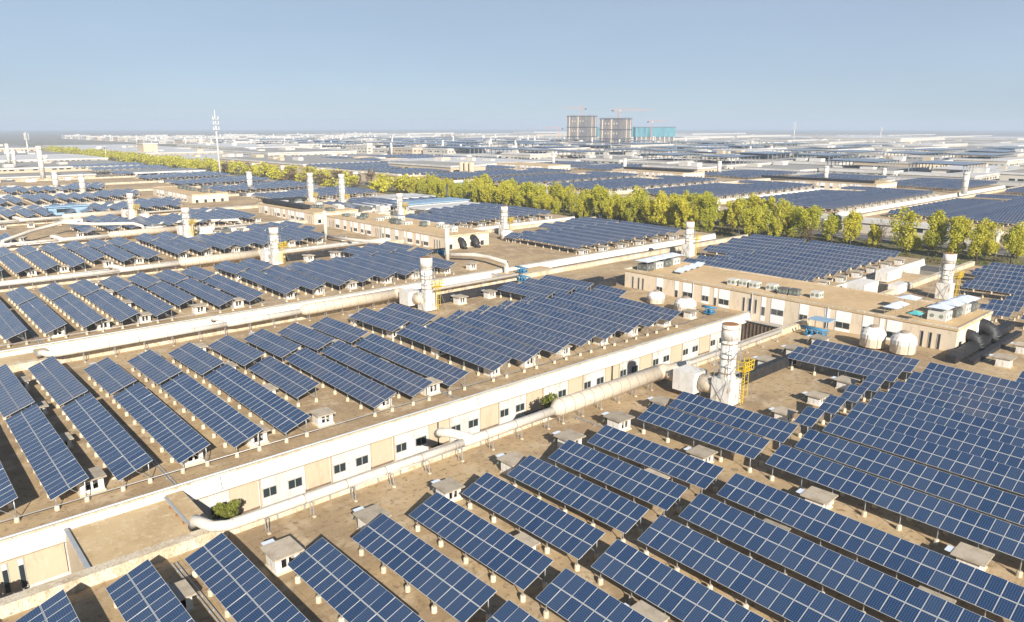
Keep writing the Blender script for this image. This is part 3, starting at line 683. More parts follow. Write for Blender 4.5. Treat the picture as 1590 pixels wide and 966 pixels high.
# ------------------------------------------------------------------ ducts along the light wells
def supports(t, xs, y, ztop, half=.28):
    b = MB()
    b.bar((0, -half, 0), (0, -half, ztop), .04, "galvanised", 5); b.bar((0, half, 0), (0, half, ztop), .04, "galvanised", 5)
    b.bar((0, -half, .35), (0, half, .35), .03, "galvanised", 4); b.bar((0, -half, ztop - .05), (0, half, ztop - .05), .03, "galvanised", 4)
    b.box((-.12, -half - .12, -.04), (.12, -half + .12, .07), "footing_concrete")
    me = b.mesh("support")
    for x in xs: link("support", me, t, (x, y, .0))
def duct_set(k, detail, x_start=15.6):
    """thin duct growing into a wide ringed duct, then a box and elbow into the stack"""
    y = par(k) - 1.9
    lab = ["wide cream ringed duct running from white box to thin pipe along the nearest roof edge",
           "cream ringed duct along the second roof edge, leading to the second stack",
           "pale ringed duct along the third roof edge", "pale ringed duct along the fourth roof edge", "pale ringed duct along the fifth roof edge"][k]
    t = thing("exhaust_duct", lab, "duct", (0, y, 0.1), "ringed exhaust ducts beside the light wells")
    zc = 1.65
    b = MB()
    el = [(x_start - .3 - .0, 3.2, zc - .9), (x_start - .25, 2.6, zc - .1), (x_start - .1, 1.6, zc), (x_start + .3, .6, zc), (x_start + 1.2, .05, zc), (x_start + 2.5, 0, zc)]
    b.tube(el + [(30, 0, zc), (38.5, 0, zc)], [.40] * 6 + [.36, .36], "duct_white", 16)
    b.tube([(38.5, 0, zc), (39.3, 0, zc), (50.2, 0, zc)], [.36, .46, .46], "duct_white", 16)
    b.build("thin_duct", t)
    b = MB(); b.tube([(37.6, 2.6, zc + .3), (37.4, 1.9, zc + .75), (38.0, 1.1, zc + .75), (39.0, .4, zc + .35), (39.6, 0, zc + .1)], [.42] * 5, "duct_white", 12); b.build("branch_duct", t)
    b = MB(); b.tube([(50.2, 0, zc), (50.9, 0, zc + .15), (67.6, 0, zc + .15)], [.46, .90, .90], "duct_cream", 24)
    b.tube([(67.6, 0, zc + .15), (68.3, -.4, zc + .3), (68.6, -1.3, zc + .3), (68.2, -2.6, zc + .3)], [.90, .92, .95, 1.0], "duct_cream", 24)
    b.build("wide_duct", t)
    b = MB(); r = []
    x = 51.2
    while x < 67.5: b.tube([(x - .03, 0, zc + .15), (x + .03, 0, zc + .15)], [.93, .93], "duct_ring", 24, False); x += 1.48
    x = x_start + 3.4
    while x < 50: rr = .385 if x < 39 else .485; b.tube([(x - .04, 0, zc), (x + .04, 0, zc)], [rr, rr], "duct_ring", 16, False); x += 3.7
    b.build("ring", t)
    b = MB(); b.box((66.9, -5.5, .75), (69.5, -2.7, 3.1), "white_render"); b.build("plenum_box", t)
    b = MB(); b.tube([(68.4, -5.5, 1.9), (68.6, -6.6, 1.9), (68.9, -7.8, 1.9)], [1.0, 1.0, .98], "duct_cream", 20)
    b.build("stack_inlet", t)
    b = MB(); b.tube([(69.4, .35, zc + .1), (71, .5, zc - .1), (74.5, .5, zc - .3), (74.6, .5, zc - .35), (97, .5, zc - .35)], [.35, .42, .42, .32, .32], "duct_white", 14)
    b.build("onward_duct", t)
    supports(t, [x_start + 4 + i * 3.72 for i in range(9)] + [51.5 + 2.96 * i for i in range(6)], 0, 1.3 if not detail else 1.2)
    supports(t, [76 + 4 * i for i in range(6)], .5, 1.0)
for k in range(5): duct_set(k, k == 0)
# low pipe rails along the parapets
for k, lab in ((0, "thin steel pipe run along the foot of the nearest stained parapet"),):
    t = thing("pipe_run", lab, "pipe", (0, par(k) - .55, .1)); b = MB()
    b.tube([(20, 0, .45), (66, 0, .45)], [.05, .05], "galvanised", 6); b.tube([(20, .18, .3), (100, .18, .3)], [.035, .035], "galvanised", 6)
    b.build("pipe", t)
    b = MB(); b.box((0, -.05, -.05), (.08, .25, .40), "galvanised"); bm_ = b.mesh("bracket")
    for i in range(20): link("bracket", bm_, t, (21 + i * 2.3, 0, 0))

# ------------------------------------------------------------------ exhaust stacks
def stack(x, y, z0, label, h=9.3, r=.95, detail=1, group="round exhaust stacks with yellow ladders"):
    t = thing("exhaust_stack", label, "chimney", (x, y, z0), group)
    b = MB(); b.box((-1.15, -1.15, 0), (1.15, 1.15, 2.9), "stack_white"); b.build("base_box", t)
    b = MB(); zs = [2.9, 3.4, 3.41]
    b.tube([(0, 0, 2.9), (0, 0, 3.3), (0, 0, h - 1.7)], [1.05, r, r], "stack_white", 24)
    b.tube([(0, 0, h - 1.698), (0, 0, h)], [r + .07, r + .07], "stack_white", 24)
    b.build("flue", t)
    b = MB(); b.tube([(0, 0, h + .001), (0, 0, h + .06)], [r + .02, r - .12], "rust", 24); b.build("cap", t)
    b = MB(); z = 3.6
    while z < h - .4: b.tube([(0, 0, z - .05), (0, 0, z + .05)], [r + .10] * 2, "duct_ring", 24, False); z += 1.65
    b.build("band", t)
    b = MB(); q = r + .38          # lattice frame
    cs = [(-q, -q), (q, -q), (q, q), (-q, q)]
    for cx_, cy_ in cs: b.bar((cx_ * .8, cy_ * .8, 2.9), (cx_ * .72, cy_ * .72, h - 1.9), .035, "galvanised", 4)
    z = 2.9; i = 0
    while z < h - 2.6:
        for a in range(4):
            p, qq = cs[a], cs[(a + 1) % 4]
            b.bar((p[0] * .77, p[1] * .77, z), (qq[0] * .77, qq[1] * .77, z + 1.3 if i % 2 else z), .04, "galvanised", 4)
        z += .75; i += 1
    for a in (-1, 1): b.bar((a * q * .8, -q * .8, 3.0), (-a * q * .8, -q * .8, .1), .025, "galvanised", 4); b.bar((-1.35, a, .1), (-1.35, -a, 2.8), .03, "galvanised", 4)
    for sx, sy in ((-2.2, -2), (2.4, -2.1), (-2.3, 2.1)): b.bar((sx, sy, 0), (sx * .42, sy * .42, h - 3.2), .022, "galvanised", 4)
    b.build("lattice", t)
    p = MB()                        # yellow ladder and platform on the +x / -y side
    lx, ly = .9, -1.5
    for a in (-.22, .22): p.bar((lx + a, ly, 0), (lx + a, ly, 4.9), .045, "yellow_paint", 4)
    z = .3
    while z < 4.8: p.bar((lx - .22, ly, z), (lx + .22, ly, z), .03, "yellow_paint", 4); z += .35
    for a in range(5): p.bar((lx - .42, ly - .35, .9 + a * .9), (lx + .42, ly - .35, .9 + a * .9), .03, "yellow_paint", 4)
    for a in (-.42, .42): p.bar((lx + a, ly - .35, .9), (lx + a, ly - .35, 4.9), .035, "yellow_paint", 4)
    lo = p.build("ladder", t)
    p = MB(); p.box((.2, -2.0, 3.9), (2.0, -.8, 3.97), "yellow_paint")
    for zz in (4.5, 5.0):
        for A, B in (((.2, -2.0), (2.0, -2.0)), ((2.0, -2.0), (2.0, -.8)), ((.2, -2.0), (.2, -1.0))): p.bar((*A, zz), (*B, zz), .05, "yellow_paint", 4)
    for A in ((.2, -2.0), (.6, -2.0), (1.0, -2.0), (1.5, -2.0), (2.0, -2.0), (2.0, -1.4), (2.0, -.8), (.2, -1.2)): p.bar((*A, 4.0), (*A, 5.0), .045, "yellow_paint", 4)
    
    p.build("platform", t)
    return t
stack(68.7, 41.2, .35, "tall white ladder stack beside the wide cream duct, nearest of all stacks", 9.0, .86)
stack(69.2, 98.3, .35, "second white ladder stack, at the far edge of the roof behind the window wall", 8.8)
stack(68.8, 155.6, .3, "third white ladder stack, between rows of arrays left of centre", 8.2)
stack(68.5, 211.2, .3, "fourth white ladder stack, small, behind the third", 8.2)
stack(69.0, 265.0, .3, "fifth white ladder stack, small, on the left with pipes before it", 8.6)
stack(143.1, 43.7, .2, "round white stack beside the right edge behind the office block roof canopies", 8.1, 1.0)
stack(146.5, 100.5, .2, "slim white stack by the pale cornice right of centre", 8.2, .95)
stack(137.5, 156.5, .2, "white stack at the corner of the roof with two black elbows", 8.0, .95)
stack(139.6, 252.0, .2, "tall plain white stack in front of the yellow trees, right of a pair", 12.6, 1.1)
stack(134.2, 266.6, .2, "tall plain white stack in front of the yellow trees, left of a pair", 12.6, 1.1)
stack(139.0, 212.0, .2, "short white stack behind the white sheds, centre", 8.0, 1.0)
for x, y, h, lab in ((89, 521, 19.0, "tall pale stack on the far left rising over the tan building"), (76, 416, 9, "short stack left of a pair above the white parapet, far left"),
                     (81, 386, 9, "short stack right of a pair above the white parapet, far left"), (108, 768, 16, "second stack from the left edge, hazy"), (102, 700, 14, "stack at the far left with slanted mast behind"),
                     (146, 353, 9, "small stack in front of the dry trees, left of centre"), (383, 115, 10, "white stack across the avenue nearest the right edge"), (407, 192, 9, "white stack across the avenue, second from right"),
                     (413, 264, 9, "white stack across the avenue by the dark roof duct"), (417, 416, 10, "slim stack across the avenue left of centre field"), (400, 330, 9, "slim stack across the avenue above the centre trees"),
                     (503, 199, 9, "white stack beyond the long window wall on the right"), (676, 364, 13, "far white stack beyond the window wall, left of a mast"), (825, 486, 12, "far slim stack right of the teal building")):
    t = thing("exhaust_stack", lab, "chimney", (x, y, 0 if x < 460 else GZ), "plain distant stacks")
    b = MB(); zb = 0
    b.tube([(0, 0, 0), (0, 0, h)], [1.1 + h * .02] * 2, "stack_white", 14); b.build("flue", t)
    b = MB()
    for z in (h * .3, h * .6, h * .9): b.tube([(0, 0, z - .1), (0, 0, z + .1)], [1.3 + h * .02] * 2, "duct_ring", 14, False)
    b.build("band", t)

# slim white pipes standing in front of the blocks
def pipe_post(pts, r, lab, grp="slim white flue pipes"):
    x, y, z = pts[0]
    t = tag_mesh = MB(); q = [(p[0] - x, p[1] - y, p[2] - z) for p in pts]; t.tube(q, [r] * len(q), "duct_white", 12)
    o = t.build("flue_pipe", None, (x, y, z)); tag(o, lab, "pipe", grp); return o
pipe_post([(100.6, 134.4, .1), (100.6, 134.4, 7.6)], .55, "upright slim white flue pipe in front of the two black elbows")
pipe_post([(95.2, 182.0, .1), (95.2, 182.0, 8.0)], .50, "upright slim white flue pipe at the left end of the long tan block")
pipe_post([(94.9, 180.5, 1.2), (97, 168, 1.3), (100.4, 157.6, 1.3), (100.6, 156.8, 1.1), (100.6, 156.5, -1.5)], .42, "bent white pipe crossing the roof left of the tan block")
pipe_post([(100.6, 133, 1.6), (104, 128.5, 1.7), (104.3, 124, 1.7), (103.0, 116.6, 1.7), (102.6, 116.2, 1.2), (102.6, 116.2, -3.5)], .48, "bent cream pipe from the upright flue down over the white cornice")
pipe_post([(27, 222.5, .1), (27.2, 223.5, 1.8), (35, 232, 2.9), (44, 242, 3.4), (52, 236, 2.9), (60, 231, 2.9), (62, 229, 2.2), (62.2, 228.6, .4)], .45, "long silver pipe kinked over the half empty fifth roof")
pipe_post([(67, 238, 1.5), (76, 236, 1.7), (90, 229, 1.7), (91, 228.5, .3)], .4, "white pipe leading right from the fourth ladder stack")

# black ducts on the roofs
def black_run(x0, x1, y, z0, z1, lab, w_=.7, y1=None):
    b = MB(); y1 = y if y1 is None else y1
    t = thing("insulated_duct", lab, "duct", (x0, y, 0), "black roof ducts")
    d = Vector((x1 - x0, y1 - y, 0)); n_ = Vector((-d.y, d.x, 0)).normalized() * w_ * .5
    b.obox(d / 2 + Vector((0, 0, (z0 + z1) / 2)), d / 2, n_, (0, 0, (z1 - z0) / 2), "black_duct"); b.build("duct_body", t)
    b = MB(); L_ = d.length; u = d.normalized(); s_ = .8
    while s_ < L_:
        b.obox(u * s_ + Vector((0, 0, (z0 + z1) / 2 + .01)), u * .05, n_ * 1.08, (0, 0, (z1 - z0) / 2 + .03), "dark_steel"); s_ += 1.6
    b.build("flange", t)
black_run(72.2, 87.5, 43.0, .45, 1.75, "black duct on the open roof right of the nearest ladder stack")
black_run(72.0, 91.5, 100.6, .45, 1.75, "black duct on the roof right of the second ladder stack")
black_run(72.0, 88, 157.3, .45, 1.6, "black duct on the roof right of the third ladder stack")
black_run(102.8, 128, 29.6, .3, 1.3, "long black duct running under the elbows at the block end", 1.3)
black_run(104, 125, 27.6, .2, .9, "lower black duct parallel to the duct under the elbows", .8)
black_run(95.5, 107.5, 90.5, .3, 1.6, "black duct behind the dense array field at the block's left end", 1.4)
black_run(96, 107.5, 93.5, .3, 1.5, "second black duct behind the dense array field, farther back", 1.2)
black_run(97, 107, 143.6, .3, 1.2, "black duct below the left end of the block with two elbows", 1.2)
black_run(109.5, 124, 252, 3.9, 5.2, "big dark duct on the roof of the block left of the slim pipe", 2.6)
black_run(111, 111.8, 256, 3.9, 5.0, "short dark duct at the edge of the dark roofed block", 2.6, 226)
black_run(362, 364, 205, 3.9, 5.2, "long dark duct along the roof of the low block across the avenue", 2.2, 148)
black_run(376, 378, 258, 3.7, 5.0, "dark duct over the block behind the yellow trees across the avenue", 2.2, 312)

# ------------------------------------------------------------------ domed cooling tanks, pumps, rooftop plant
def tank(x, y, z, r, h, lab):
    t = thing("domed_tank", lab, "tank", (x, y, z), "white domed cooling tanks"); s = r / 1.75; b = MB()
    b.lathe((0, 0, 0), [(r * .95, 0), (r * .98, .5), (r, .9), (r, h * .62)], "duct_cream", 16, False); b.build("skirt", t)
    b = MB(); b.lathe((0, 0, 0), [(r * 1.02, h * .45), (r * 1.02, h * .66), (r * .86, h * .84), (r * .55, h * .97), (r * .38, h)], "white_render", 16, False); b.build("dome", t)
    b = MB(); b.lathe((0, 0, h), [(r * .36, 0), (r * .36, .18), (r * .15, .3)], "duct_ring", 12, False); b.build("fan_cowl", t)
    b = MB()
    for i in range(8):
        a = 2 * math.pi * i / 8; c_, s_ = math.cos(a), math.sin(a)
        b.bar((c_ * r * 1.03, s_ * r * 1.03, .1), (c_ * r * 1.03, s_ * r * 1.03, h * .66), .03, "gutter_metal", 4)
        b.bar((c_ * r * 1.03, s_ * r * 1.03, h * .66), (c_ * r * .42, s_ * r * .42, h + .02), .03, "gutter_metal", 4)
    b.build("rib", t)
tank(102.6, 35.4, .5, 1.62, 2.7, "right domed white tank in front of the office block end")
tank(102.6, 39.4, .5, 1.62, 2.7, "left domed white tank in front of the office block end")
tank(100.3, 68.8, .3, 1.75, 2.3, "larger domed white tank by the dense array corner")
tank(101.4, 75.6, .4, 1.45, 2.0, "smaller domed white tank by the dense array corner")
tank(131.5, 148.6, .4, 1.8, 2.5, "domed white tank by the block with two black elbows")
tank(86, 262, .3, 2.1, 2.2, "left squat white tank in front of the dark roofed block"); tank(92, 256, .3, 2.3, 2.4, "right squat white tank in front of the dark roofed block")
tank(72, 300, .3, 2.1, 2.2, "squat white tank left of the far tan block")
def pumps(x, y, z, lab, n=4):
    t = thing("pump_set", lab, "pump", (x, y, z), "blue pump sets on the roofs")
    b = MB()
    for i in range(n):
        b.tube([(-.2, i * .8, .35), (.9, i * .8, .35)], [.22, .22], "blue_paint", 10); b.tube([(-.2, i * .8, .35), (-.2, i * .8, 1.0)], [.12, .12], "blue_paint", 8)
        b.box((-.4, i * .8 - .25, 0), (1.0, i * .8 + .25, .14), "blue_paint")
    b.build("pump", t)
    b = MB(); b.tube([(-.2, -.5, 1.05), (-.2, n * .8, 1.05)], [.16, .16], "blue_paint", 8); b.tube([(.8, -.6, .9), (.8, n * .8 + .4, .9)], [.13, .13], "blue_paint", 8); b.build("header_pipe", t)
pumps(102.2, 46.3, .3, "blue pumps beside the left domed tank at the office block"); pumps(102.0, 65.0, .3, "blue pumps beside the larger domed tank", 2)
pumps(104.0, 112.2, .0, "blue pumps on the link roof behind the dense field", 3); pumps(97.5, 104.8, .1, "blue pumps at the far edge of the dense array field", 3)
pumps(104, 140.2, .1, "blue pumps right of the two black elbows", 4); pumps(100, 95.5, .2, "blue pumps near the left end of the office block", 3)
b = MB(); b.box((0, 0, 0), (2.4, 3.2, .12), "blue_sheet"); 
for q in ((0.1, .1), (2.2, .1), (.1, 3.0), (2.2, 3.0)): b.box((q[0], q[1], -1.6), (q[0] + .08, q[1] + .08, 0), "galvanised")
tag(b.build("pump_canopy", None, (103.6, 46.2, 2.2)), "blue sheet canopy on posts over the pumps", "canopy")
def canopy_unit(x, y, z, lab, base=True, sz=1.25, mt="canopy_sheet", kind="shade_canopy", h=1.9, cat="canopy"):
    t = thing(kind, lab, cat, (x, y, z), "pale shade canopies on the office roofs"); b = MB(); s = sz
    apex = (0, 0, h + .45); cs = [(-s, -s, h), (s, -s, h), (s, s, h), (-s, s, h)]
    for i in range(4): b.face([cs[i], cs[(i + 1) % 4], apex], mt)
    lo = [(c_[0], c_[1], h - .06) for c_ in cs]
    for i in range(4): b.face([lo[i], lo[(i + 1) % 4], cs[(i + 1) % 4], cs[i]], mt)
    b.face(lo[::-1], mt); b.build("sheet", t)
    b = MB()
    for sx in (-1, 1):
        for sy in (-1, 1): b.bar((sx * s * .75, sy * s * .75, 0), (sx * s * .75, sy * s * .75, h - .05), .035, "galvanised", 4)
    b.build("post", t)
def ac(x, y, z, lab, s=(1.1, .9, 1.2), mt="unit_white"):
    t = thing("air_conditioner", lab, "air conditioner", (x, y, z), "air conditioning units on the office roofs"); b = MB()
    sx, sy, sz = s; b.box((-sx, -sy, .12), (sx, sy, sz), mt); b.build("casing", t)
    b = MB()
    for q in (-.5, .5):
        b.tube([(-sx - .012, q * sy, sz * .55), (-sx - .03, q * sy, sz * .55)], [.27, .27], "louver_green", 12)
        b.tube([(q * sx, -sy - .012, sz * .55), (q * sx, -sy - .03, sz * .55)], [.26, .26], "louver_green", 12)
    b.build("fan_grille", t)
    b = MB(); b.box((-sx, -sy, 0), (-sx + .15, sy, .118), "stained_concrete"); b.box((sx - .15, -sy, 0), (sx, sy, .118), "stained_concrete"); b.build("plinth", t)
RZ = 3.55
for i, (x, y) in enumerate([(112.0, 34.4), (115.4, 34.2), (118.6, 34.0), (120.9, 33.8)]):
    ac(x, y, RZ, "%s AC unit from the left under the right roof canopies" % nth(i + 1), (1.2, 1.2, 1.35), "unit_dark" if i % 2 else "unit_white")
    canopy_unit(x, y, RZ, "%s pale canopy from the left at the sunny end of the office roof" % nth(i + 1), sz=1.35)
canopy_unit(114.8, 39.6, RZ, "single pale peaked canopy standing apart on the office roof", sz=1.3)
canopy_unit(109.6, 39.9, RZ, "left low canopy near the front edge of the office roof", sz=1.0, h=1.3); canopy_unit(112.2, 39.9, RZ, "right low canopy of the pair near the roof front", sz=1.0, h=1.3)
canopy_unit(109.2, 36.6, RZ, "small teal cover near the front roof edge", sz=.8, mt="teal_cover", h=1.0)
for i, (x, y) in enumerate([(110.6, 85.2), (113.6, 85.4), (116.6, 85.6), (119.6, 85.8)]):
    ac(x, y, RZ, "%s AC unit from the front at the shady end of the office roof" % nth(i + 1), (1.1, 1.2, 1.3), "unit_white" if i % 2 else "unit_dark")
    canopy_unit(x, y, RZ, "%s pale canopy at the left end of the office roof, counting from the front" % nth(i + 1), sz=1.5)
for i, (x, y) in enumerate([(112.5, 78.6), (115, 79), (117.5, 79.4), (120, 79.8)]):
    t = thing("tilted_sheet", "%s tilted pale sheet from the front on the office roof middle" % nth(i + 1), "sheet", (x, y, RZ), "tilted pale sheets on the office roof"); b = MB()
    b.obox((0, 0, .75), (.8, 0, .3), (0, .9, 0), (0, 0, .025), "canopy_sheet"); b.build("sheet", t)
    b = MB(); [b.bar((sx, sy, 0), (sx, sy, .75 + sx * .37), .03, "galvanised", 4) for sx in (-.6, .6) for sy in (-.6, .6)]; b.build("post", t)
for i, (x, y, mt) in enumerate([(111.2, 66.8, "unit_white"), (111.7, 64.9, "unit_white"), (111.6, 62.9, "unit_white"), (112, 60, "unit_white"), (110.9, 57.3, "unit_dark"), (111.2, 55.6, "unit_dark"), (112.2, 52.4, "unit_white")]):
    ac(x, y, RZ, "%s %s plant box from left along the office roof front edge" % (nth(i + 1), "dark" if mt == "unit_dark" else "white"), (.7, .75, 1.1), mt)
random.seed(3)
for i in range(16):
    y = 152 + i * 3.2 + random.uniform(-.6, .6)
    ac(111 + random.uniform(0, 8), y, RZ, "%s grey plant box from the right on the long tan block roof" % nth(i + 1), (random.uniform(.7, 1.2), random.uniform(.7, 1.2), random.uniform(.8, 1.5)), random.choice(["unit_white", "unit_dark", "unit_white"]))
for i in range(12):
    y = 217 + i * 3.0 + random.uniform(-.6, .6)
    ac(113 + random.uniform(0, 9), y, RZ, "%s plant box from the right on the dark roofed block" % nth(i + 1), (random.uniform(.8, 1.4), random.uniform(.8, 1.3), random.uniform(.8, 1.6)), random.choice(["unit_white", "unit_dark"]))
for i in range(8):
    y = 310 + i * 5 + random.uniform(-.6, .6)
    ac(106 + random.uniform(0, 8), y, RZ, "%s plant box from the right on the far left tan block" % nth(i + 1), (random.uniform(.8, 1.4), random.uniform(.8, 1.3), random.uniform(.8, 1.6)), "unit_dark")

rq = random.Random(77); plant = []
for k in range(3, 9):
    for q in range(11):
        plant.append((k, rq.uniform(46, 176), YC[k] + rq.choice([rq.uniform(38, 43), rq.uniform(1.5, 3.0) if k == 4 else rq.uniform(37, 44)]), rq.random(), rq.uniform(1, 3.2), rq.uniform(.8, 1.8), rq.uniform(1.0, 2.4)))
cnt_ = {}
for k, x, y, q, sx, sy, sz in sorted(plant, key=lambda p: (p[0], p[1])):
    if not in_view([(x, y, 1)], 0) or (98 < x < 125): continue
    cnt_[k] = cnt_.get(k, 0) + 1
    t = thing("plant_unit", "%s %s plant unit from left on the duct side of %s" % (nth(cnt_[k]), "dark" if q < .5 else "pale", ROOFN[k]), "plant unit", (x, y, roof_z(k, y)), "plant units on the farther roofs")
    b = MB(); b.box((-sx, -sy, .15), (sx, sy, sz), "unit_dark" if q < .5 else "unit_white"); b.build("casing", t)
    b = MB(); b.tube([(0, 0, sz), (0, 0, sz + .5)], [.45, .45], "duct_ring", 10); b.build("fan_cowl", t)
    b = MB(); b.box((-sx, -sy, 0), (sx, sy, .147), "stained_concrete"); b.build("plinth", t)
# bushes in the light well, cut-off roof clutter
def leaf_cloud(b, n, rx, ry, rz, cz, size, mt, lumps=6, seed=0):
    rnd = random.Random(seed); C = []
    for i in range(lumps):
        a = rnd.uniform(0, 6.28); rr = rnd.uniform(.15, .75)
        C.append((math.cos(a) * rr * rx, math.sin(a) * rr * ry, cz + rnd.uniform(-.8, .85) * rz, rnd.uniform(.32, .55) if lumps < 15 else rnd.uniform(.18, .44)))
    for i in range(n):
        c_ = rnd.choice(C); 
        u = Vector((rnd.gauss(0, 1), rnd.gauss(0, 1), rnd.gauss(0, 1))).normalized() * rnd.uniform(.55, 1.05)
        p = Vector((c_[0] + u.x * rx * c_[3], c_[1] + u.y * ry * c_[3], c_[2] + u.z * rz * c_[3] * 1.1))
        d = Vector((rnd.gauss(0, 1), rnd.gauss(0, 1), rnd.gauss(0, .7))).normalized(); e = d.cross(Vector((rnd.gauss(0, 1), rnd.gauss(0, 1), rnd.gauss(0, 1)))).normalized()
        s = size * rnd.uniform(.6, 1.3)
        b.face([p + d * s, p + e * s * .7, p - d * s, p - e * s * .7], mt)
for x, y, s, lab in ((19.6, 57.6, 1.05, "green bush in the light well behind the thin duct elbow"), (57.6, 57.8, 1.4, "green bush in the light well behind the wide cream duct"), (1.5, 56.5, 1.4, "green bush at the left edge below the tall slot windows")):
    t = thing("bush", lab, "bush", (x, y, GZ), "bushes in the light well"); b = MB(); leaf_cloud(b, 1500, s * 1.2, s, s * .75, 3.5 if s < 1.2 else 3.1, .13, "leaf_shrub", 7, int(x)); b.build("foliage", t)
    b = MB()
    for q in range(4): b.bar((.1 * q, 0, 0), (math.cos(q * 1.6) * .5, math.sin(q * 1.6) * .5, 3.0), .04, "bark", 4)
    b.build("stem", t)
# tall slot windows left of the link roof
c = YC[1]
for i, xw in enumerate((4.05, 5.1)):
    b = MB(); b.box((xw - .08, c + .30, -4.4), (xw + .38, c + .338, -1.85), "window_frame"); 
    o = tag(b.build("slot_window"), "%s tall slot window in the tan wall left of the link roof" % ("left" if i == 0 else "right"), "window", "tall slot windows")
    g_ = MB(); g_.box((xw - .02, c + .27, -4.3), (xw + .30, c + .298, -2.4), "glass_dark"); g_.build("pane", o)
    g_ = MB(); g_.box((xw - .02, c + .27, -2.39), (xw + .30, c + .298, -1.9), "white_render"); g_.build("blind", o)
b = MB(); b.box((-8, c + .34, -4.3), (8.2, c + .499, -1.32), "tan_render")
tag(b.build("wall_cladding"), "plain tan wall panel with slot windows left of the link roof", "wall")
# cable trays crossing the roofs
def tray(x, y0, y1, k, lab):
    b = MB(); n_ = 6
    for i in range(n_):
        ya, yb = y0 + (y1 - y0) * i / n_, y0 + (y1 - y0) * (i + 1) / n_
        za, zb = roof_z(k, ya) + .18, roof_z(k, yb) + .18
        for dx in (-.16, .10): b.face([(x + dx, ya, za), (x + dx + .08, ya, za), (x + dx + .08, yb, zb), (x + dx, yb, zb)], "gutter_metal"); b.box((x + dx, (ya + yb) / 2 - .03, (za + zb) / 2 - .2), (x + dx + .06, (ya + yb) / 2 + .03, (za + zb) / 2 - .01), "gutter_metal")
    tag(b.build("cable_tray"), lab, "cable tray", "cable trays across the roofs")
tray(16.9, 62.2, 84, 1, "cable tray between the third and fourth left arrays of the window wall roof"); tray(47.6, 62.3, 68, 1, "short cable tray at the cornice where the array rows grow denser")
tray(17.0, 118.4, 140, 2, "cable tray down the left part of the third roof"); tray(54.0, 118.4, 126, 2, "short cable tray at the right part of the third roof")
tray(53.6, 42.6, 50, 0, "cable tray from the nearest arrays to the wide cream duct"); tray(12.9, 38, 50, 0, "cable tray between the two leftmost arrays of the nearest roof")
# long thin conduits on roofs along X
for k, y, lab in ((1, 64.0, "thin conduit crossing in front of the array legs by the long white cornice"), (2, 119.9, "thin conduit in front of the array legs on the third roof")):
    b = MB(); b.tube([(-5, y, roof_z(k, y) + .55), (100, y, roof_z(k, y) + .55)], [.035, .035], "galvanised", 5)
    tag(b.build("conduit"), lab, "pipe")

# ------------------------------------------------------------------ trees
def crown_mesh(seed, mt, h=8.5, w_=3.5, n=4200, leaf=.21):
    b = MB(); rnd = random.Random(seed)
    leaf_cloud(b, n, w_, w_, h * .42, h * .58, leaf, mt, 22, seed); return b.mesh("crown")
def trunk_mesh(seed, h=8.5):
    b = MB(); rnd = random.Random(seed + 50)
    b.tube([(0, 0, 0), (.1, .05, h * .25), (.05, .1, h * .5), (.1, 0, h * .8)], [.22, .17, .11, .04], "bark", 7)
    for i in range(9):
        a = rnd.uniform(0, 6.28); z = h * rnd.uniform(.2, .6); L_ = rnd.uniform(1.4, 2.8)
        b.tube([(0, 0, z), (math.cos(a) * L_ * .5, math.sin(a) * L_ * .5, z + L_ * .55), (math.cos(a) * L_, math.sin(a) * L_, z + L_ * 1.2)], [.09, .06, .02], "bark", 5)
    return b.mesh("trunk")
SPR = [(crown_mesh(i, "leaf_spring", random.Random(i).uniform(8, 9.5), random.Random(i).uniform(2.6, 3.5)), trunk_mesh(i)) for i in range(6)]
DRK = [(crown_mesh(20 + i, "leaf_dark", 8.5, 3.3, 2600, .2), trunk_mesh(20 + i)) for i in range(2)]
DRY = [(crown_mesh(30 + i, "leaf_dry", 8.0, 3.0, 700, .16), trunk_mesh(30 + i)) for i in range(2)]
def tree(x, y, s, kind, lab, grp, rnd):
    cm, tm = rnd.choice(kind)
    t = thing("avenue_tree", lab, "tree", (x, y, GZ), grp, (0, 0, rnd.uniform(0, 6.28))); t.scale = (s, s, s * rnd.uniform(.9, 1.12))
    link("crown", cm, t); link("trunk", tm, t)
rnd = random.Random(11)
tr = []
for row, x in enumerate((212.0, 222.5, 233.5)):
    y = 40.0
    while y < 330:
        # gaps where the photograph shows road and shed between the trees
        gap = (row == 0 and (y < 105 or 128 < y < 136 or 196 < y < 206 or y > 300)) or (row == 2 and rnd.random() < .18)
        if not gap and in_view([(x, y, 0)], 20): tr.append((x + rnd.uniform(-1.4, 1.4), y + rnd.uniform(-1.2, 1.2), row))
        y += rnd.uniform(3.8, 5.4) if y > 125 else rnd.uniform(6.0, 8.5)
tr.sort(key=lambda q: q[1]); cc = {}
for x, y, row in tr:
    cc[row] = cc.get(row, 0) + 1
    tree(x, y, rnd.choice([.78, .9, 1.0, 1.08, 1.18, 1.3]) * rnd.uniform(.96, 1.04) * (1.0 if y < 280 else .85), SPR, "yellow green spring tree, %s from right in the %s row of the avenue" % (nth(cc[row]), ["front", "middle", "back"][row]), "yellow green avenue trees", rnd)
dk = [(246, 78, "dark round tree behind the avenue near the right edge"), (250, 60, "dark round tree by the white roof edge at the far right"), (247, 112, "dark evergreen beside the pale shed behind the avenue"), (249, 128, "dark evergreen behind the avenue near the dark passage"),
      (246, 176, "dark evergreen standing above the avenue right of centre"), (246, 238, "dark evergreen above the avenue behind the stack pair"), (244, 286, "dark evergreen above the avenue beside the black pole"), (208, 262, "dark green shrub tree beside the black pole"), (410, 98, "dark tree at the far wall near the right edge")]
for x, y, lab in dk: tree(x, y, .82, DRK, lab, "dark evergreens", rnd)
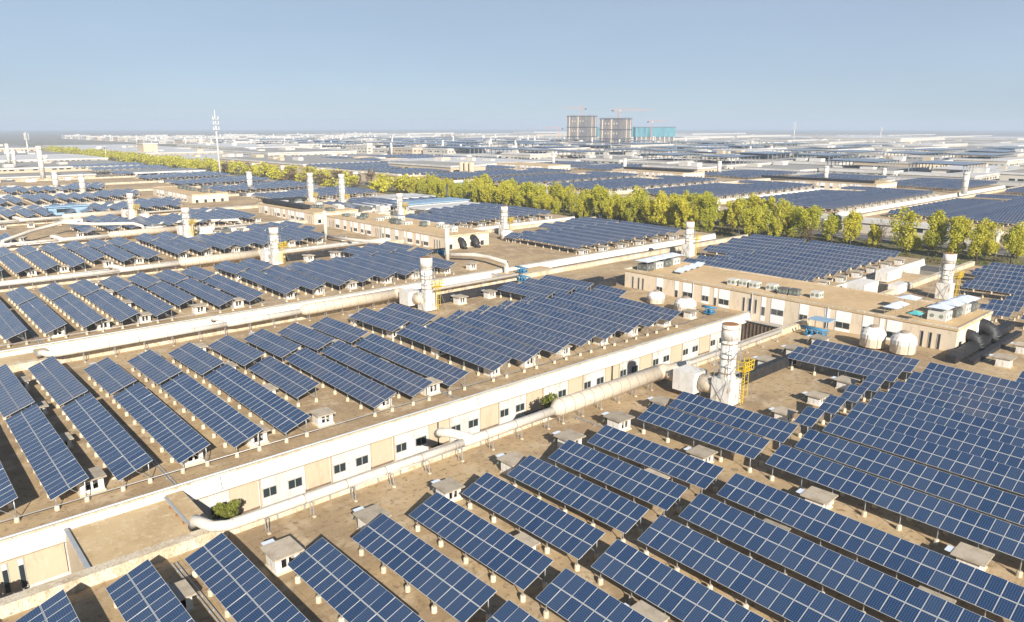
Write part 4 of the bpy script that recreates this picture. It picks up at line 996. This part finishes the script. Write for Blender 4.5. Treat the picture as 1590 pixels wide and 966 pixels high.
dr = [(211, 103, "bare brown tree in the avenue gap on the right"), (236, 92, "bare brown tree near the dark round tree on the right"), (214, 372, "bare brown tree at the left end of the yellow trees"), (232, 352, "bare tree behind the left stack of the pair"), (246, 410, "bare tree left of the tall mast"), (290, 395, "bare tree before the concrete columns, left one"), (300, 376, "bare tree before the concrete columns, right one")]
for x, y, lab in dr: tree(x, y, .95, DRY, lab, "bare brown trees", rnd)
# continuous far part of the avenue: one mass
b = MB(); rr = random.Random(5)
for i in range(330):
    y = 335 + (i / 330) ** 1.25 * 900; x = rr.choice((212, 221, 229, 237)) + rr.uniform(-3, 3)
    if 348 < y < 395 and rr.random() < .65: continue
    h = rr.uniform(5.5, 9.0); dry = (395 < y < 560 and rr.random() < .35)
    cl = [(rr.uniform(-2, 2), rr.uniform(-2, 2), rr.uniform(.35, .95) * h) for _ in range(6)]
    for j in range(110):
        c_ = rr.choice(cl); p = Vector((x + c_[0] + rr.gauss(0, 1.0), y + c_[1] + rr.gauss(0, 1.0), GZ + c_[2] + rr.gauss(0, .9)))
        d = Vector((rr.gauss(0, 1), rr.gauss(0, 1), rr.gauss(0, 1))).normalized(); e = d.cross(Vector((rr.gauss(0, 1), rr.gauss(0, 1), 1))).normalized(); s = rr.uniform(.4, .8)
        b.face([p + d * s, p + e * s, p - d * s, p - e * s], "leaf_dry" if dry else "leaf_spring")
    b.bar((x, y, GZ), (x, y, GZ + h * .6), .15, "bark", 4)
for i in range(70):
    t_ = i / 69; x = 960 + 120 * t_; y = 800 - 240 * t_
    for j in range(60):
        p = Vector((x + rr.gauss(0, 5), y + rr.gauss(0, 5), GZ + abs(rr.gauss(0, 4)) + 1)); d = Vector((rr.gauss(0, 1), rr.gauss(0, 1), rr.gauss(0, 1))).normalized(); e = d.cross(Vector((rr.gauss(0, 1), 1, 1))).normalized()
        b.face([p + d * 1.2, p + e * 1.2, p - d * 1.2, p - e * 1.2], "leaf_shrub")
tag(b.build("far_trees"), "yellow green tree belt running off into the haze on the left", kind="stuff"); bpy.data.objects["far_trees"]["category"] = "trees"
b = MB()
for i in range(700):
    x = rr.uniform(208, 238); y = rr.uniform(35, 330)
    for j in range(14):
        p = Vector((x + rr.gauss(0, .7), y + rr.gauss(0, .7), GZ + abs(rr.gauss(0, .45)))); d = Vector((rr.gauss(0, 1), rr.gauss(0, 1), rr.gauss(0, 1))).normalized(); e = d.cross(Vector((rr.gauss(0, 1), 1, 1))).normalized(); s = rr.uniform(.15, .32)
        b.face([p + d * s, p + e * s, p - d * s, p - e * s], "leaf_shrub" if i % 3 else "leaf_dry")
tag(b.build("undergrowth"), "low shrubs and dry growth under the avenue trees", kind="stuff"); bpy.data.objects["undergrowth"]["category"] = "undergrowth"

# ------------------------------------------------------------------ buildings across the avenue: front wall with white eaves
def hall(x0, y0, x1, y1, zt, lab, roof="grey_roof", wall="pale_wall", win=True, eave=1.2, sheds=0, grp="pale halls in the distance", zb=GZ):
    t = thing("industrial_hall", lab, "building", (x0, y0, zb), grp); H = zt - zb; dx, dy = x1 - x0, y1 - y0
    b = MB(); b.box((0, 0, 0), (dx, dy, H - eave), wall); b.build("wall", t)
    b = MB(); b.box((-.5, -.5, H - eave + .003), (dx + .5, dy + .5, H), "eave_white", top=roof); b.build("roof", t)
    if win:
        b = MB(); fl = 1 if H < 9 else 2
        for lv in range(fl):
            h0 = H * (.42 if fl == 1 else (.22 + .36 * lv)); h1 = min(h0 + 1.25, H - eave - .2); y = 2.0
            while y < dy - 6:
                wd = random.choice([2.0, 3.2, 4.5]); b.box((-.06, y, h0), (-.012, y + wd, h1), "glass_dark"); y += wd + random.choice([1.4, 2.5, 5.5])
            y = 2.0
            while y < dx - 6:
                wd = random.choice([2.0, 3.2]); b.box((y, -.06, h0), (y + wd, -.012, h1), "glass_dark"); y += wd + random.choice([1.8, 3.5, 6])
        b.build("window_band", t)["kind"] = "stuff"
    if sheds:
        for i in range(sheds):
            b = MB()
            u, v = random.uniform(.1, .8) * dx, random.uniform(.05, .85) * dy; s1, s2 = random.uniform(3, 9), random.uniform(4, 12)
            b.box((u, v, H + .003), (min(dx - 1, u + s1), min(dy - 1, v + s2), H + random.uniform(1.2, 3)), random.choice(["pale_wall", "tan_render", "eave_white"]), top="white_roof")
            b.build("roof_room", t)
    return t
random.seed(21)
hall(254.5, 66, 258.3, 121, -.15, "low white eaved wall building behind the avenue at the right", "white_roof", zb=GZ, eave=1.4)
hall(254.5, 128, 258.3, 158, -.15, "short white eaved building behind the avenue, right of centre", "white_roof", eave=1.4)
hall(254.5, 166, 258.3, 222, -.15, "white eaved building behind the centre of the avenue", "white_roof", eave=1.4)
hall(254.5, 230, 258.3, 300, -.15, "white eaved building behind the left of the avenue", "white_roof", eave=1.4)
hall(249, 117.5, 253, 124, -1.0, "small pale shed with slatted side behind the avenue", eave=.8)
hall(462, 105, 477, 262, 1.2, "long white roofed gallery with windows across the right distance", "grey_roof", eave=1.8, sheds=0)
hall(455.5, 266, 470, 420, 1.0, "long white roofed gallery continuing left across the distance", "grey_roof", eave=1.8)
hall(420, 285, 446, 330, 4, "tan block beside dark roof ducts in the mid distance", wall="tan_render", sheds=2)
hall(300, 395, 330, 470, 5.0, "long cream hall with two rows of windows left of centre", "grey_roof", wall="tan_render", eave=1.2)
hall(262, 400, 290, 520, 1.0, "low hall with blue panels on the roof behind the tree belt", "grey_roof")
b = MB()
for i in range(3): b.tube([(0, -i * 5.0, 0), (0, -i * 5.0, 13)], [1.9, 1.9], "tan_render", 12)
tag(b.build("silo", None, (300, 383, GZ)), "row of three tan concrete columns left of centre", "silo")
# second campus beyond X=500, staggered rows of pale halls
cnt = 0
bands = [(512, 590), (600, 690), (705, 800), (820, 930), (960, 1090), (1130, 1290), (1340, 1520), (1600, 1850), (1950, 2250), (2400, 2800)]
nb = {}
for bi, (xa, xb) in enumerate(bands):
    y = .18 * xa; i = 0; step = 56 if xa < 950 else (95 if xa < 1500 else 170)
    while y < min(2600, xb * 5.2):
        y1 = y + step * random.uniform(.72, .95)
        if in_view([(xa, y, 0), (xa, y1, 0), (xb, y, 0)], 5) and proj(xa, y, 0)[0] > -60:
            i += 1
            dd = 1 if bi == 0 else 0
            q = random.random()
            hall(xa + random.uniform(0, 14), y, xb - random.uniform(0, 20), y1, random.choice([0, .8, 1.5, 3.5, 5.5]) + (2 if xa > 1300 else 0),
                 "%s pale hall from right in the %s distant row" % (nth(i), nth(bi + 1)), "white_roof" if q < .35 else ("pv_table" if q < 0 else "grey_roof"), "pale_wall" if q < .75 else "tan_render", win=xa < 1400, sheds=random.choice([0, 2, 3, 4]) if xa < 1500 else random.choice([0, 1]), eave=random.choice([1.2, 2.0, 1.5]))
            if xa < 1300 and random.random() < .75 and q >= .35:   # arrays on the dark roofs
                pass
        y = y1 + step * random.uniform(.08, .3)
# left distance (X < 500, Y > 560)
bandsL = [(262, 330, 530, 700), (262, 340, 710, 900), (262, 350, 920, 1150), (350, 440, 440, 560), (350, 450, 600, 760), (350, 460, 790, 980), (262, 400, 1180, 1500), (420, 520, 1020, 1300), (60, 190, 690, 800), (60, 200, 830, 960), (90, 205, 1000, 1150), (120, 205, 1200, 1400)]
for i, (xa, xb, ya, yb) in enumerate(bandsL):
    hall(xa, ya, xb, yb, random.choice([-1, 0, 1, 2.5]), "%s pale works hall of the far left group, counted by distance" % nth(i + 1), random.choice(["grey_roof", "white_roof", "grey_roof"]), random.choice(["pale_wall", "tan_render"]), sheds=5)
hall(70, 542, 122, 575, .4, "long tan hall with small windows behind the left pipes", "grey_roof", wall="tan_render", eave=.8)
hall(270, 955, 286, 980, 11, "taller plain tan tower block left of the mast", "grey_roof", wall="tan_render", win=False)
# stacks in the far rows
sn = 0
spots = sorted([(random.uniform(480, 1300), random.uniform(.3, 1)) for i in range(80)])
spots = sorted([(x_, x_ * .3 + (min(4.5 * x_, 1900) - x_ * .3) * q_) for x_, q_ in spots], key=lambda q_: -math.atan2(q_[1], q_[0]))
for xa, y in spots:
    b = MB(); h = random.uniform(11, 19); b.tube([(0, 0, 0), (0, 0, h)], [1.4, 1.3], "stack_white", 10); b.tube([(0, 0, h - 2), (0, 0, h - 1.8)], [1.55, 1.5], "duct_ring", 10, False)
    if proj(xa, y, 5)[0] < 0 or proj(xa, y, 5)[0] > 1590: continue
    sn += 1; o = b.build("distant_stack", None, (xa, y, GZ)); tag(o, "small pale stack among the hazy far roofs, %s from left" % nth(sn), "chimney", "small pale stacks among the far roofs")
# arrays on the far roofs go to the one mass of distant arrays
rr = random.Random(9)
for xa, xb in bands[:5]:
    y = .2 * xa
    while y < min(1500, xb * 3.2):
        if rr.random() < .62 and in_view([(xa, y, 0)], 10):
            far.face([(xa + 20, y + 3, 6.4), (xb - 12, y + 3, 6.4), (xb - 12, y + 38, 6.9), (xa + 20, y + 38, 6.9)], "pv_table", uv=[(0, 0), (int((xb - xa) / 2.4), 0), (int((xb - xa) / 2.4), 38), (0, 38)])
            far.face([(xa + 20, y + 38, 6.3), (xb - 12, y + 38, 6.3), (xb - 12, y + 3, 5.9), (xa + 20, y + 3, 5.9)], "backsheet")
            for q in range(8):
                xx = xa + 22 + q * (xb - xa - 36) / 7
                for yy in (y + 4, y + 37): far.box((xx, yy, -5), (xx + .5, yy + .5, 6.35), "galvanised")
        y += 56
tag(far.build("distant_solar_arrays"), "mass of small solar arrays on the hazy far roofs", kind="stuff"); bpy.data.objects["distant_solar_arrays"]["category"] = "solar arrays"

# odd sheds in the middle distance
def shed(x0, y0, x1, y1, z0, z1, lab, roof="white_roof", wall="white_render"):
    t = thing("roof_shed", lab, "shed", (x0, y0, z0)); b = MB(); dx, dy, H = x1 - x0, y1 - y0, z1 - z0
    b.box((0, 0, 0), (dx, dy, H), wall); b.build("wall", t)
    b = MB(); b.box((-.5, -.5, H + .003), (dx + .5, dy + .5, H + .35), roof); b.build("roof", t)
    b = MB(); b.box((-.05, dy * .15, H * .35), (-.012, dy * .45, H * .8), "glass_dark"); b.box((dx * .2, -.05, H * .35), (dx * .6, -.012, H * .8), "glass_dark"); b.build("window", t)
shed(152, 226, 180, 238, -.5, 2.2, "white shed with pale blue sheet roof before the yellow trees", "blue_sheet")
shed(150, 214, 178, 223, -.5, 1.6, "long low white shed right of the stack pair")
shed(158, 246, 178, 262, -.5, 2.4, "white roofed shed right of the tall stack pair")
shed(140, 232, 148, 244, .3, 2.0, "small pale shed between the stack pair and blue roof")
shed(160, 471, 174, 500, GZ, 1.4, "white hut with wide flat roof beside the pillared canopy", "white_roof")
shed(50, 292, 62, 296, .5, 3.2, "pale blue sheeted shed on the far left roof", "blue_sheet", "blue_sheet")
shed(240, 296, 262, 330, GZ, -.5, "cyan sheeted low roof above the left avenue trees", "blue_sheet", "blue_sheet")
t = thing("pillared_canopy", "large white pillared canopy on the left before the tree belt", "canopy", (136, 506, GZ)); b = MB(); b.box((0, 0, 6.4), (44, 30, 7.2), "white_paint", top="grey_roof"); b.build("roof", t)
b = MB(); b.box((2, 0.4, 0), (3.4, 2, 6.398), "pale_wall")
pm = MB(); pm.box((0, 0, 0), (1.4, 1.4, 6.398), "pale_wall"); pmm = pm.mesh("pillar")
for q in ((.5, .5), (.5, 10), (.5, 20), (.5, 28), (14, .5), (28, .5), (42, .5)): link("pillar", pmm, t, (*q, 0))
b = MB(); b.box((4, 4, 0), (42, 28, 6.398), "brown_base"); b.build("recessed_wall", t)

# ------------------------------------------------------------------ towers under construction, cranes, masts
def core_tower(x, y, w_, h, lab, ang=R(48)):
    t = thing("unfinished_tower", lab, "building", (x, y, GZ), "tower blocks under construction", (0, 0, ang)); b = MB()
    b.box((-w_ / 2, -w_ / 2, 0), (w_ / 2, w_ / 2, h), "scaffold_net"); b.build("netting", t)
    b = MB()
    for i, f in enumerate((.30, .62, .995)): b.box((-w_ / 2 - .5, -w_ / 2 - .5, h * f - .9), (w_ / 2 + .5, w_ / 2 + .5, h * f + .5), "dark_steel")
    b.build("floor_band", t)
    b = MB()
    for i in range(12):
        a = -w_ / 2 + w_ * (i + .5) / 12
        for s in (-1, 1):
            if i not in (5, 10): continue
            b.box((s * (w_ / 2 + .25) - .2, a - 1.0, .0), (s * (w_ / 2 + .25) + .2, a + 1.0, h - 1), "tan_block"); b.box((a - 1.0, s * (w_ / 2 + .25) - .2, 0), (a + 1.0, s * (w_ / 2 + .25) + .2, h - 1), "tan_block")
    b.build("column", t)
    b = MB()
    for i in range(14):
        a = -w_ / 2 + w_ * i / 13
        for s in (-1, 1): b.bar((s * w_ / 2, a, h), (s * w_ / 2, a, h + 2.2), .18, "scaffold_net", 4); b.bar((a, s * w_ / 2, h), (a, s * w_ / 2, h + 2.2), .18, "scaffold_net", 4)
    b.build("scaffold_pole", t)
    b = MB()
    for fl in (.16, .46, .8):
        for i in range(5): a = -w_ * .3 + i * w_ * .13; b.box((-w_ / 2 - .12, a, h * fl), (-w_ / 2 - .02, a + 1.6, h * fl + 2.6), "tan_block")
    b.build("window_opening", t)
core_tower(1100, 1019.5, 44, 55.5, "left grey netted tower under construction with a crane on top", R(18))
core_tower(1029.7, 873, 42, 49, "right grey netted tower under construction with a crane on top", R(15))
t = thing("teal_netted_building", "wide low building wrapped in teal netting right of the two towers", "building", (1270, 973, GZ), None, (0, 0, R(48))); b = MB()
b.box((-12, -42, 15), (14, 42, 34), "teal_net"); b.box((-6, 30, 15), (12, 120, 34), "teal_net"); b.build("netting", t)
b = MB(); b.box((-10, -40, 0), (12, 40, 14.99), "scaffold_net"); 
for i in range(9): b.box((-12.4, -40 + i * 9.6, 0), (-11, -38.4 + i * 9.6, 15), "pale_wall")
b.build("frame", t)
b = MB(); b.box((-12.6, -42.6, 34.003), (14.6, 42.6, 34.9), "dark_steel"); b.build("roof_edge", t)
def crane(x, y, h, jib, cj, ang, lab):
    t = thing("tower_crane", lab, "crane", (x, y, GZ), "tower cranes", (0, 0, ang)); H = h - GZ; b = MB(); s = 1.0
    for sx in (-s, s):
        for sy in (-s, s): b.bar((sx, sy, 0), (sx, sy, H), .22, "crane_red", 4)
    z = 0
    while z < H - 3: b.bar((-s, -s, z), (s, -s, z + 3), .14, "crane_red", 4); b.bar((-s, s, z + 3), (s, s, z), .14, "crane_red", 4); b.bar((-s, -s, z + 3), (-s, s, z), .14, "crane_red", 4); z += 3
    b.build("mast", t); b = MB()
    for q in ((-.7, 0), (.7, 0), (0, 1.6)): b.bar((0, q[0], H + q[1]), (jib, q[0] * .6, H + q[1] * .7), .2, "crane_red", 4)
    x_ = 0
    while x_ < jib - 3: b.bar((x_, -.7, H), (x_ + 1.5, 0, H + 1.5), .12, "crane_red", 4); b.bar((x_ + 1.5, 0, H + 1.5), (x_ + 3, .7, H), .12, "crane_red", 4); x_ += 3
    b.build("jib", t); b = MB(); b.bar((0, 0, H + .3), (-cj, 0, H + .3), .45, "crane_red", 4); b.box((-cj - 1, -1.2, H - 2.2), (-cj + 3, 1.2, H), "dark_steel"); b.build("counter_jib", t)
    b = MB(); b.bar((0, 0, H), (0, 0, H + 6), .3, "crane_red", 4); b.bar((0, 0, H + 6), (jib * .6, 0, H + 1.5), .09, "crane_red", 4); b.bar((0, 0, H + 6), (-cj, 0, H + .5), .09, "crane_red", 4); b.build("apex", t)
    b = MB(); b.box((.8, -2.3, H - 2.5), (2.6, -.9, H), "unit_white"); b.build("cab", t)
DL = math.atan2(-RT.y, -RT.x)     # direction that reads as leftwards from here
crane(1099, 1020.8, 65, 36, 9, DL - R(10), "tower crane over the left grey tower, jib to the left")
crane(1032.5, 869.7, 58.5, 62, 12, DL + math.pi + R(8), "tower crane over the right grey tower, long jib to the right")
crane(1187.5, 916.5, 40, 30, 8, DL + math.pi - R(15), "tower crane in front of the teal netting")
crane(1230, 1210, 27, 40, 8, DL - R(5), "low hazy tower crane left of the grey towers")
def mast(x, y, zt, r, lab, rings=True):
    t = thing("telecom_mast", lab, "mast", (x, y, GZ), "telecom masts"); H = zt - GZ; b = MB(); b.tube([(0, 0, 0), (0, 0, H * .75), (0, 0, H)], [r, r * .6, r * .2], "white_render", 10); b.build("pole", t)
    b = MB()
    for f in (.72, .80, .87):
        b.tube([(0, 0, H * f - .25), (0, 0, H * f)], [r * 2.6] * 2, "white_render", 10)
        for a in range(3): c_, s_ = math.cos(a * 2.1), math.sin(a * 2.1); b.box((c_ * r * 2.6 - .25, s_ * r * 2.6 - .25, H * f), (c_ * r * 2.6 + .25, s_ * r * 2.6 + .25, H * f + 2), "unit_white")
    b.build("antenna_platform", t)
mast(194, 518, 41, .75, "tall white telecom mast with ring platforms left of centre"); mast(155, 967, 25, .9, "slanted looking thin white mast at the far left")
mast(1300, 680, 39, 1.0, "thin white telecom mast in the haze right of centre"); mast(1741, 706, 31, 1.0, "faint thin mast in the haze at the right"); mast(218, 910, 9, .6, "short thin mast above the far left tree belt")
b = MB(); b.tube([(0, 0, 0), (0, 0, 11.6)], [.45, .35], "dark_steel", 10); tag(b.build("dark_pole", None, (190, 253, GZ)), "black pole standing before the yellow trees", "pole")
# roof plant on mid roofs: pale boxes that stand along the far edges
for x, y, sx, sy, sz, lab in ((152, 59.4, 7, 2.4, 1.5, "white duct boxes on the gap beyond the office block, nearest"), (134, 57.2, 6, 3.2, 1.9, "white rounded duct casing behind the office block"), (141, 52.6, 5, 1.8, 1.3, "white box beside the stack behind the canopies")):
    t = thing("plant_box", lab, "plant unit", (x, y, -.2)); b = MB(); b.box((0, -sy, 0), (sx, 0, sz + .6), "white_render"); b.build("casing", t); b = MB(); b.tube([(sx, -sy / 2, sz * .6), (sx + 3, -sy / 2, sz * .6)], [.6, .6], "duct_white", 12); b.build("pipe_stub", t)

# ------------------------------------------------------------------ haze
hz = MB(); hz.box((-1510, -1510, GZ - 1), (9010, 9010, 76), "white_paint"); ho = hz.build("haze"); ho["kind"] = "stuff"; ho["label"] = "pale blue haze over the far roofs"
hm = bpy.data.materials.new("haze_air"); hm.use_nodes = True; n = hm.node_tree
for q in list(n.nodes):
    if q.type != 'OUTPUT_MATERIAL': n.nodes.remove(q)
pvn = n.nodes.new("ShaderNodeVolumePrincipled"); pvn.inputs["Color"].default_value = (0.60, 0.71, 0.86, 1); pvn.inputs["Density"].default_value = 0.00023; pvn.inputs["Anisotropy"].default_value = 0.0
n.links.new(pvn.outputs[0], n.nodes["Material Output"].inputs["Volume"])
ho.data.materials.clear(); ho.data.materials.append(hm)
print("ARRAYS", len(solo), len(rest), "VENTS", len(vents), "TREES", len(tr), "OBJ", len(bpy.data.objects))
